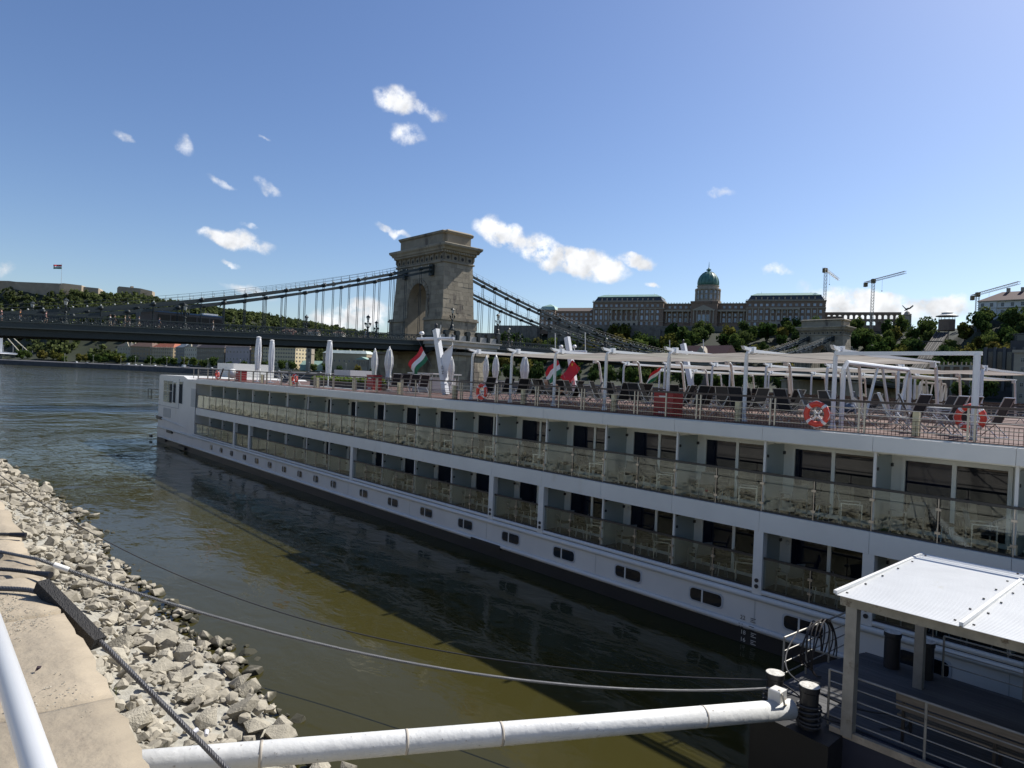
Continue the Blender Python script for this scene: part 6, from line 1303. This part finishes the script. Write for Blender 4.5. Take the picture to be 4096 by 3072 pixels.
for lb, P_ in (('short dark cable lying on the coping with its end at the edge, upper one', [(-.5, 13.3, 4.72), (.6, 12.95, 4.72), (1.1, 12.75, 4.73), (1.36, 12.6, 4.71)]), ('short dark cable lying on the coping with its end at the edge, lower one', [(-.5, 11.2, 4.67), (.5, 11.15, 4.67), (1.0, 10.85, 4.67), (1.4, 10.35, 4.65)])):
    P2 = smoothp(P_, 2); t = thing('cable_end', lb, 'cable', P_[2], world=True, group='cable ends on the coping'); part(twisted(P2, .026), 'cable', ROPED, t, smooth=True); part(MB().tube([P2[-1] - (P2[-1] - P2[-3]).normalized() * .12, P2[-1] + (P2[-1] - P2[-3]).normalized() * .1], [.03, .045], 8), 'end_socket', BLACK, t)
TM = mat('black_timber', (.02, .018, .016), .75, .5, 3, stretch=(12, 2, 12), bump=.8, bscale=6)
solo(MB().beam((1.27, 9.58, 4.73), (1.70, 8.62, 4.24), .14, .14), 'timber_beam', TM, 'short black timber block under the cable at the coping edge', 'timber', (1.5, 9.1, 4.5))
# ------------------------------------------------------------------ white railing beside the viewer
RW = mat('white_rail_paint', (.74, .74, .73), .3, .04, 3)
hr = thing('quay_railing', 'white tubular railing at the lower left corner', 'railing', (.1, 1, 5.6), world=True)
part(MB().tube([(.21, -3, 6.62), (.21, 2.62, 6.62)], .027, 20), 'top_rail', RW, hr, smooth=True); part(MB().tube([(.10, -3, 6.12), (.10, 2.62, 6.12)], .022, 16), 'mid_rail', RW, hr, smooth=True)
for yy in (-2.4, -.6): part(MB().tube([(.21, yy, 6.62), (.0, yy, 5.6)], .025, 12), 'post', RW, hr, smooth=True)
# ------------------------------------------------------------------ pontoon
PB = mat('pontoon_blue', (.018, .022, .04), .5, .25, 1.5, stain=((.10, .06, .035), 1.6, .62)); PLK = mat('deck_plank', (.075, .074, .075), .8, .25, 2, rnd=.22, stretch=(6, .6, 6)); GALV = mat('galvanised', (.26, .25, .225), .5, .2, 3, metal=.35, stain=((.16, .13, .1), 2, .6)); RUST = mat('rusty_edge', (.33, .28, .21), .9, .3, 4, stain=((.12, .07, .04), 2, .55))
pn = thing('pontoon', 'dark landing pontoon with a ribbed white canopy at the lower right', 'pontoon', (15.5, 2, 0), world=True)
hullp = part(MB().prism([(13.35, -14, -1.6), (18.05, -14, -1.6), (18.05, 6.35, -1.6), (16.2, 6.8, -1.6), (14.3, 6.8, -1.6), (13.35, 5.2, -1.6)], (0, 0, 2.52)), 'hull', PB, pn)
part(MB().prism([(12.7, 5.0, -1.6), (14.2, 5.0, -1.6), (14.4, 6.6, -1.6), (12.85, 6.6, -1.6)], (0, 0, 2.53)), 'mooring_platform', BLACK, pn)
for i in range(32):
    x = 13.5 + i * .142; ye = 6.0 if x < 14.2 else 6.65 if x < 16.4 else 6.3
    if i > 1: part(MB().box(x, x + .136, -12, (5.2 if x < 13.9 else ye), .925, .955), 'plank', PLK, pn)
part(MB().beam((13.38, -12, .97), (13.38, 5.25, .97), .1, .13), 'edge_timber', RUST, pn)
for yy in (4.93, 1.2, -2.6):
    part(MB().box(13.3, 13.5, yy - .1, yy + .1, .95, 3.5), 'canopy_post', GALV, pn); part(MB().box(16.75, 16.93, yy - .25, yy - .07, .95, 3.5), 'canopy_post', GALV, pn)
part(MB().box(13.2, 13.32, -8, 5.1, 3.42, 3.6).box(17.7, 17.82, -8, 5.1, 3.42, 3.6).box(13.32, 17.7, 4.98, 5.08, 3.42, 3.6), 'canopy_frame', mat('canopy_edge', (.28, .25, .19), .8, .3, 3, stain=((.12, .09, .06), 3, .55)), pn)
CAN = mat('canopy_sheet', (.66, .66, .635), .45, .06, 1.5, stain=((.55, .53, .44), .8, .62))
def sheet(y0, y1):
    m = MB(); n = 62 * 4; xa, xb = 13.02, 17.98
    for i in range(n + 1):
        x = xa + (xb - xa) * i / n; dz = .005 * (1 if (i % 4) in (1, 2) else -1); zz = 3.64 + dz + .012 * (x - 13)
        m.v += [(x, y0, zz), (x, y1, zz)]
    m._f(*[(2*i, 2*i+2, 2*i+3, 2*i+1) for i in range(n)]); return m
rfp = None
for (a, b) in ((3.13, 5.12), (1.1, 3.10), (-.95, 1.07), (-3, -.98), (-5, -3.03)):
    s_ = part(sheet(a, b), 'roof_sheet', CAN, pn)
    for i in range(6):
        for yy in (a + .12, b - .12): part(MB().box(13.25 + i * .9 - .014, 13.25 + i * .9 + .014, yy - .018, yy + .018, 3.65 + .011 * i, 3.672 + .011 * i), 'roof_bolt', DARKM, s_)
    part(MB().box(13.0, 18.0, b - .03, b + .03, 3.66, 3.72), 'seam_cap', CAN, s_)
def rails(name, p0, p1, n, zs, posts):
    p0, p1 = Vector(p0), Vector(p1)
    for z in zs: part(MB().tube([p0 + Vector((0, 0, z)), p1 + Vector((0, 0, z))], .022 if z == zs[-1] else .014, 8), 'rail', GALV, pn)
    for t in posts: p = p0 + (p1 - p0) * t; part(MB().tube([p, p + Vector((0, 0, zs[-1]))], .024, 8), 'rail_post', GALV, pn)
rails('near', (13.5, 5.35, .95), (13.5, -8, .95), 6, (.2, .42, .64, .86, 1.08), [0, .125, .28, .45, .62])
rails('end', (14.45, 6.72, .95), (17.9, 6.55, .95), 4, (.25, .5, .75, 1.05), [0, .3, .62, 1])
rails('far', (17.95, 4.6, .95), (17.95, -8, .95), 4, (.3, .6, .95), [0, .12, .3, .5])
BLT = mat('bollard_top', (.5, .48, .43), .8, .35, 14, stain=((.2, .15, .1), 20, .56))
for (x, y, z1, r_) in ((13.13, 6.26, 1.74, .17), (13.12, 5.56, 1.74, .18), (17.55, 5.55, 1.8, .18), (17.55, 4.85, 1.8, .18)):
    b = part(MB().lathe([(r_ * .95, .9), (r_ * .95, z1 - .12), (r_ * 1.05, z1 - .1), (r_ * 1.05, z1)], 24, (x, y, 0)), 'bollard', BLACK, pn); part(MB().lathe([(r_ * 1.05, z1 + .001), (r_ * 1.02, z1 + .006)], 24, (x, y, 0)), 'bollard_cap', BLT, b)
    cw = MB()
    for k in range(5): cw.tube([(x + (r_ + .03 + .012 * (k % 2)) * math.cos(a), y + (r_ + .03 + .012 * (k % 2)) * math.sin(a), 1.02 + k * .085 + .02 * math.sin(a + k)) for a in np.linspace(0, 2 * PI, 20, endpoint=False)], .022, 5, closed=True)
    if x < 15: part(cw, 'wound_line', ROPED, b)
tl = MB().tube(smoothp([(13.3, 6.2, 1.5), (13.5, 5.9, 1.3), (13.3, 5.4, 1.1), (13.7, 5.1, 1.0), (13.5, 4.6, .99), (13.46, 3.5, .98), (13.4, 1, .98)], 3), .016, 6)
solo(tl, 'loose_line', ROPED, 'loose dark line running from the bollards along the pontoon edge', 'line', (13.4, 5, 1))
hz_ = MB(); 
for k in range(7): hz_.tube([(15.6 + (.50 + .02 * k) * math.cos(a) , 6.62 - .05 * k + .05 * math.sin(a * 2 + k), 1.62 + (.52 + .02 * k) * math.sin(a)) for a in np.linspace(-.5, 4.0 + .1 * k, 30)], .016, 6)
solo(hz_, 'hose_coil', mat('hose_dark', (.022, .018, .018), .6, .3, 5), 'coil of dark cable hung over the pontoon end railing', 'cable coil', (15.6, 6.6, 1.0))
solo(MB().tube(smoothp([(14.9, 6.6, 2.12), (14.3, 6.55, 1.9), (13.6, 6.3, 1.85), (13.15, 6.0, 1.78), (13.3, 5.6, 1.6), (13.9, 5.2, 1.25), (14.6, 4.9, 1.02), (15.0, 4.6, .98), (14.7, 4.2, .98), (14.1, 4.6, .98)], 3), .015, 6), 'power_cable', ROPED, 'dark cable looping from the railing over the bollards onto the deck', 'cable', (14, 5.5, 1))
def bench(label, x, y0, y1):
    t = thing('bench', label, 'bench', (x, (y0 + y1) / 2, .955), world=True); BW = mat('bench_wood', (.14, .115, .085), .7, .25, 3, rnd=.15, stretch=(8, .8, 8))
    for i in range(4): part(MB().box(x + .02 + i * .115, x + .12 + i * .115, y0, y1, 1.40, 1.43), 'seat_slat', BW, t)
    for i in range(2): part(MB().box(x - .06 - i * .02, x - .035 - i * .02, y0, y1, 1.55 + i * .17, 1.68 + i * .17), 'back_slat', BW, t)
    n = max(2, int((y1 - y0) / 1.4) + 1)
    for i in range(n):
        yy = y0 + .12 + (y1 - y0 - .24) * i / (n - 1); part(MB().box(x - .04, x + .0, yy - .025, yy + .025, .955, 1.85).box(x + .4, x + .44, yy - .025, yy + .025, .955, 1.40).box(x, x + .44, yy - .025, yy + .025, 1.36, 1.40), 'bench_leg', DARKM, t)
bench('long dark slatted bench near the pontoon rail in the foreground', 14.0, -1.6, 4.3)
# the landing stage is scaled down about the camera position; it floats with its deck 1.6 m above the water, standing off from the ship
STAGE = dict(pontoon=(13.95, 1.8, .74), loose_line=(12.06, 4.5, 1.64), hose_coil=(14.04, 5.94, 1.64), power_cable=(12.6, 4.95, 1.64), bench=(12.6, 1.215, 1.5995))
for n_, loc_ in STAGE.items(): o = bpy.data.objects[n_]; o.location = loc_; o.scale = (.9, .9, .9)
# ------------------------------------------------------------------ people
SKIN = mat('skin', (.45, .27, .19), .6, .05); HAIR = [mat('hair_dark', (.03, .022, .018), .7), mat('hair_brown', (.1, .06, .035), .7)]
def body(joints, edges, mats_, bands, name='person'):
    bm = bmesh.new(); ly = bm.verts.layers.skin.verify(); vs_ = {}
    for k, (p, r_) in joints.items(): v = bm.verts.new(p); v[ly].radius = (r_, r_ * .85 if k in ('pel', 'chest', 'belly') else r_); vs_[k] = v
    vs_['pel'][ly].use_root = True
    for a, b in edges: bm.edges.new((vs_[a], vs_[b]))
    me = bpy.data.meshes.new(name + '_skel'); bm.to_mesh(me); bm.free(); o = bpy.data.objects.new('tmp', me); C.objects.link(o)
    o.modifiers.new('s', 'SKIN'); ss = o.modifiers.new('u', 'SUBSURF'); ss.levels = 2; ss.render_levels = 2
    dg = bpy.context.evaluated_depsgraph_get(); me2 = bpy.data.meshes.new_from_object(o.evaluated_get(dg)); bpy.data.objects.remove(o); bpy.data.meshes.remove(me)
    me2.name = 'body'; me2.materials.clear()
    for m_ in mats_: me2.materials.append(m_)
    for p in me2.polygons: p.material_index = bands(p.center); p.use_smooth = True
    return me2
def walker(sw, mats_, lean=0.0):
    J = dict(pel=((0, 0, .93), .13), belly=((0, .0, 1.1), .125), chest=((0, .02, 1.32), .15), neck=((0, .02, 1.49), .055), chin=((0, .05, 1.56), .07), head=((0, .04, 1.66), .095), top=((0, .03, 1.74), .07),
      hl=((.09, 0, .9), .09), kl=((.1, sw, .5), .062), al=((.1, sw * .7 - .05, .09), .042), tl=((.1, sw * .7 + .12, .03), .036), hr=((-.09, 0, .9), .09), kr=((-.1, -sw * .6, .5), .062), ar=((-.1, -sw * 1.5, .11), .042), tr=((-.1, -sw * 1.5 + .16, .04), .036),
      sl=((.18, .01, 1.41), .06), el=((.25, -sw * .6, 1.13), .042), wl=((.24, -sw * .6 + .16, .92), .03), fl=((.23, -sw * .6 + .2, .82), .026), sr=((-.18, .01, 1.41), .06), er=((-.25, sw * .6, 1.13), .042), wr=((-.24, sw * .6 + .16, .92), .03), fr=((-.23, sw * .6 + .2, .82), .026))
    E_ = [('pel','belly'),('belly','chest'),('chest','neck'),('neck','chin'),('chin','head'),('head','top'),('pel','hl'),('hl','kl'),('kl','al'),('al','tl'),('pel','hr'),('hr','kr'),('kr','ar'),('ar','tr'),('chest','sl'),('sl','el'),('el','wl'),('wl','fl'),('chest','sr'),('sr','er'),('er','wr'),('wr','fr')]
    def bands(c):
        if c.z > 1.47: return 0
        if c.z > .95: return 0 if abs(c.x) > .2 and c.z < 1.2 else 1
        if abs(c.x) > .2: return 0
        return 2 if c.z > .5 else 0 if c.z > .08 else 3
    return body(J, E_, mats_, bands)
SH = mat('shoe', (.08, .08, .08), .7)
TOPS = {n: mat('cloth_' + n, c, .9, .08, 5) for n, c in dict(white=(.65, .64, .62), pink=(.6, .33, .3), black=(.02, .02, .025), orange=(.5, .2, .06), grey=(.25, .25, .26), blue=(.05, .09, .2), beige=(.45, .38, .28)).items()}
WK = [walker(.16, [SKIN, TOPS['white'], TOPS['beige'], SH]), walker(-.14, [SKIN, TOPS['black'], TOPS['grey'], SH]), walker(.04, [SKIN, TOPS['pink'], TOPS['white'], SH])]
hairm = [MB().lathe([(.09, 1.66), (.112, 1.70), (.1, 1.77), (.05, 1.81), (.01, 1.82)], 10, (0, .015, 0)).mesh('hair', h) for h in HAIR]
PPL = [(9.6, 2, 'pink', 'person in a pink top at the left end of the bridge footway'), (11.6, 2, 'orange', 'person with an orange top and dark shorts standing at the bridge parapet'), (14.6, 0, 'pink', 'person in a pale pink top walking on the bridge with hands behind'), (22.5, 0, 'white', 'person in a white shirt leading the walking group on the bridge'), (23.1, 1, 'black', 'person in black just behind the white shirt on the bridge'), (24.4, 2, 'beige', 'person in a beige top in the middle of the walking group'), (25.1, 1, 'black', 'person in a black top towards the end of the walking group'), (26.3, 0, 'grey', 'person in a grey top at the end of the walking group'), (29.2, 1, 'blue', 'person in dark blue walking alone before the bus'), (37.2, 2, 'beige', 'person in beige standing below the rear of the bus'), (65.4, 2, 'white', 'person in white near the foot of the near bridge tower'), (103, 0, 'white', 'person in white walking just right of the near bridge tower'), (102.2, 1, 'black', 'person in black walking beside the white one right of the tower')]
for i, (x, w, c_, lb) in enumerate(PPL):
    t = thing('person', lb, 'person', (x, YB - 7.6 - .3 * (i % 2), zp(x) - 1.275), (-PI / 2 if i % 3 else PI / 2)); b = link('body', WK[w].copy(), t); b.data.materials[1] = TOPS[c_]; link('hair', hairm[i % 2], t)
# a sunbather stretched on a deck chair with one knee raised
J = dict(pel=((0, 0, .50), .13), belly=((0, .16, .56), .12), chest=((0, .36, .70), .14), neck=((0, .5, .82), .055), chin=((0, .54, .9), .07), head=((0, .6, .96), .095), top=((0, .65, 1.02), .07), hl=((.09, -.04, .5), .09), kl=((.1, -.36, .86), .062), al=((.1, -.56, .50), .042), tl=((.1, -.68, .47), .036), hr=((-.09, -.04, .5), .09), kr=((-.1, -.46, .58), .062), ar=((-.1, -.88, .5), .042), tr=((-.1, -.92, .6), .036), sl=((.18, .40, .78), .06), el=((.27, .22, .62), .042), wl=((.2, .0, .66), .03), fl=((.14, -.06, .66), .026), sr=((-.18, .40, .78), .06), er=((-.27, .22, .62), .042), wr=((-.2, .0, .66), .03), fr=((-.14, -.06, .66), .026))
E_ = [('pel','belly'),('belly','chest'),('chest','neck'),('neck','chin'),('chin','head'),('head','top'),('pel','hl'),('hl','kl'),('kl','al'),('al','tl'),('pel','hr'),('hr','kr'),('kr','ar'),('ar','tr'),('chest','sl'),('sl','el'),('el','wl'),('wl','fl'),('chest','sr'),('sr','er'),('er','wr'),('wr','fr')]
sb = thing('person', 'person reclining on a deck chair with a raised knee behind the railing', 'person', (20.1, 19.6, ZD + .02), R(100)); link('body', body(J, E_, [SKIN, TOPS['grey'], TOPS['black'], SKIN], lambda c: 2 if -.25 < c.y < .1 and c.z < .7 else 1 if .1 <= c.y < .48 and c.z < .84 else 0), sb)
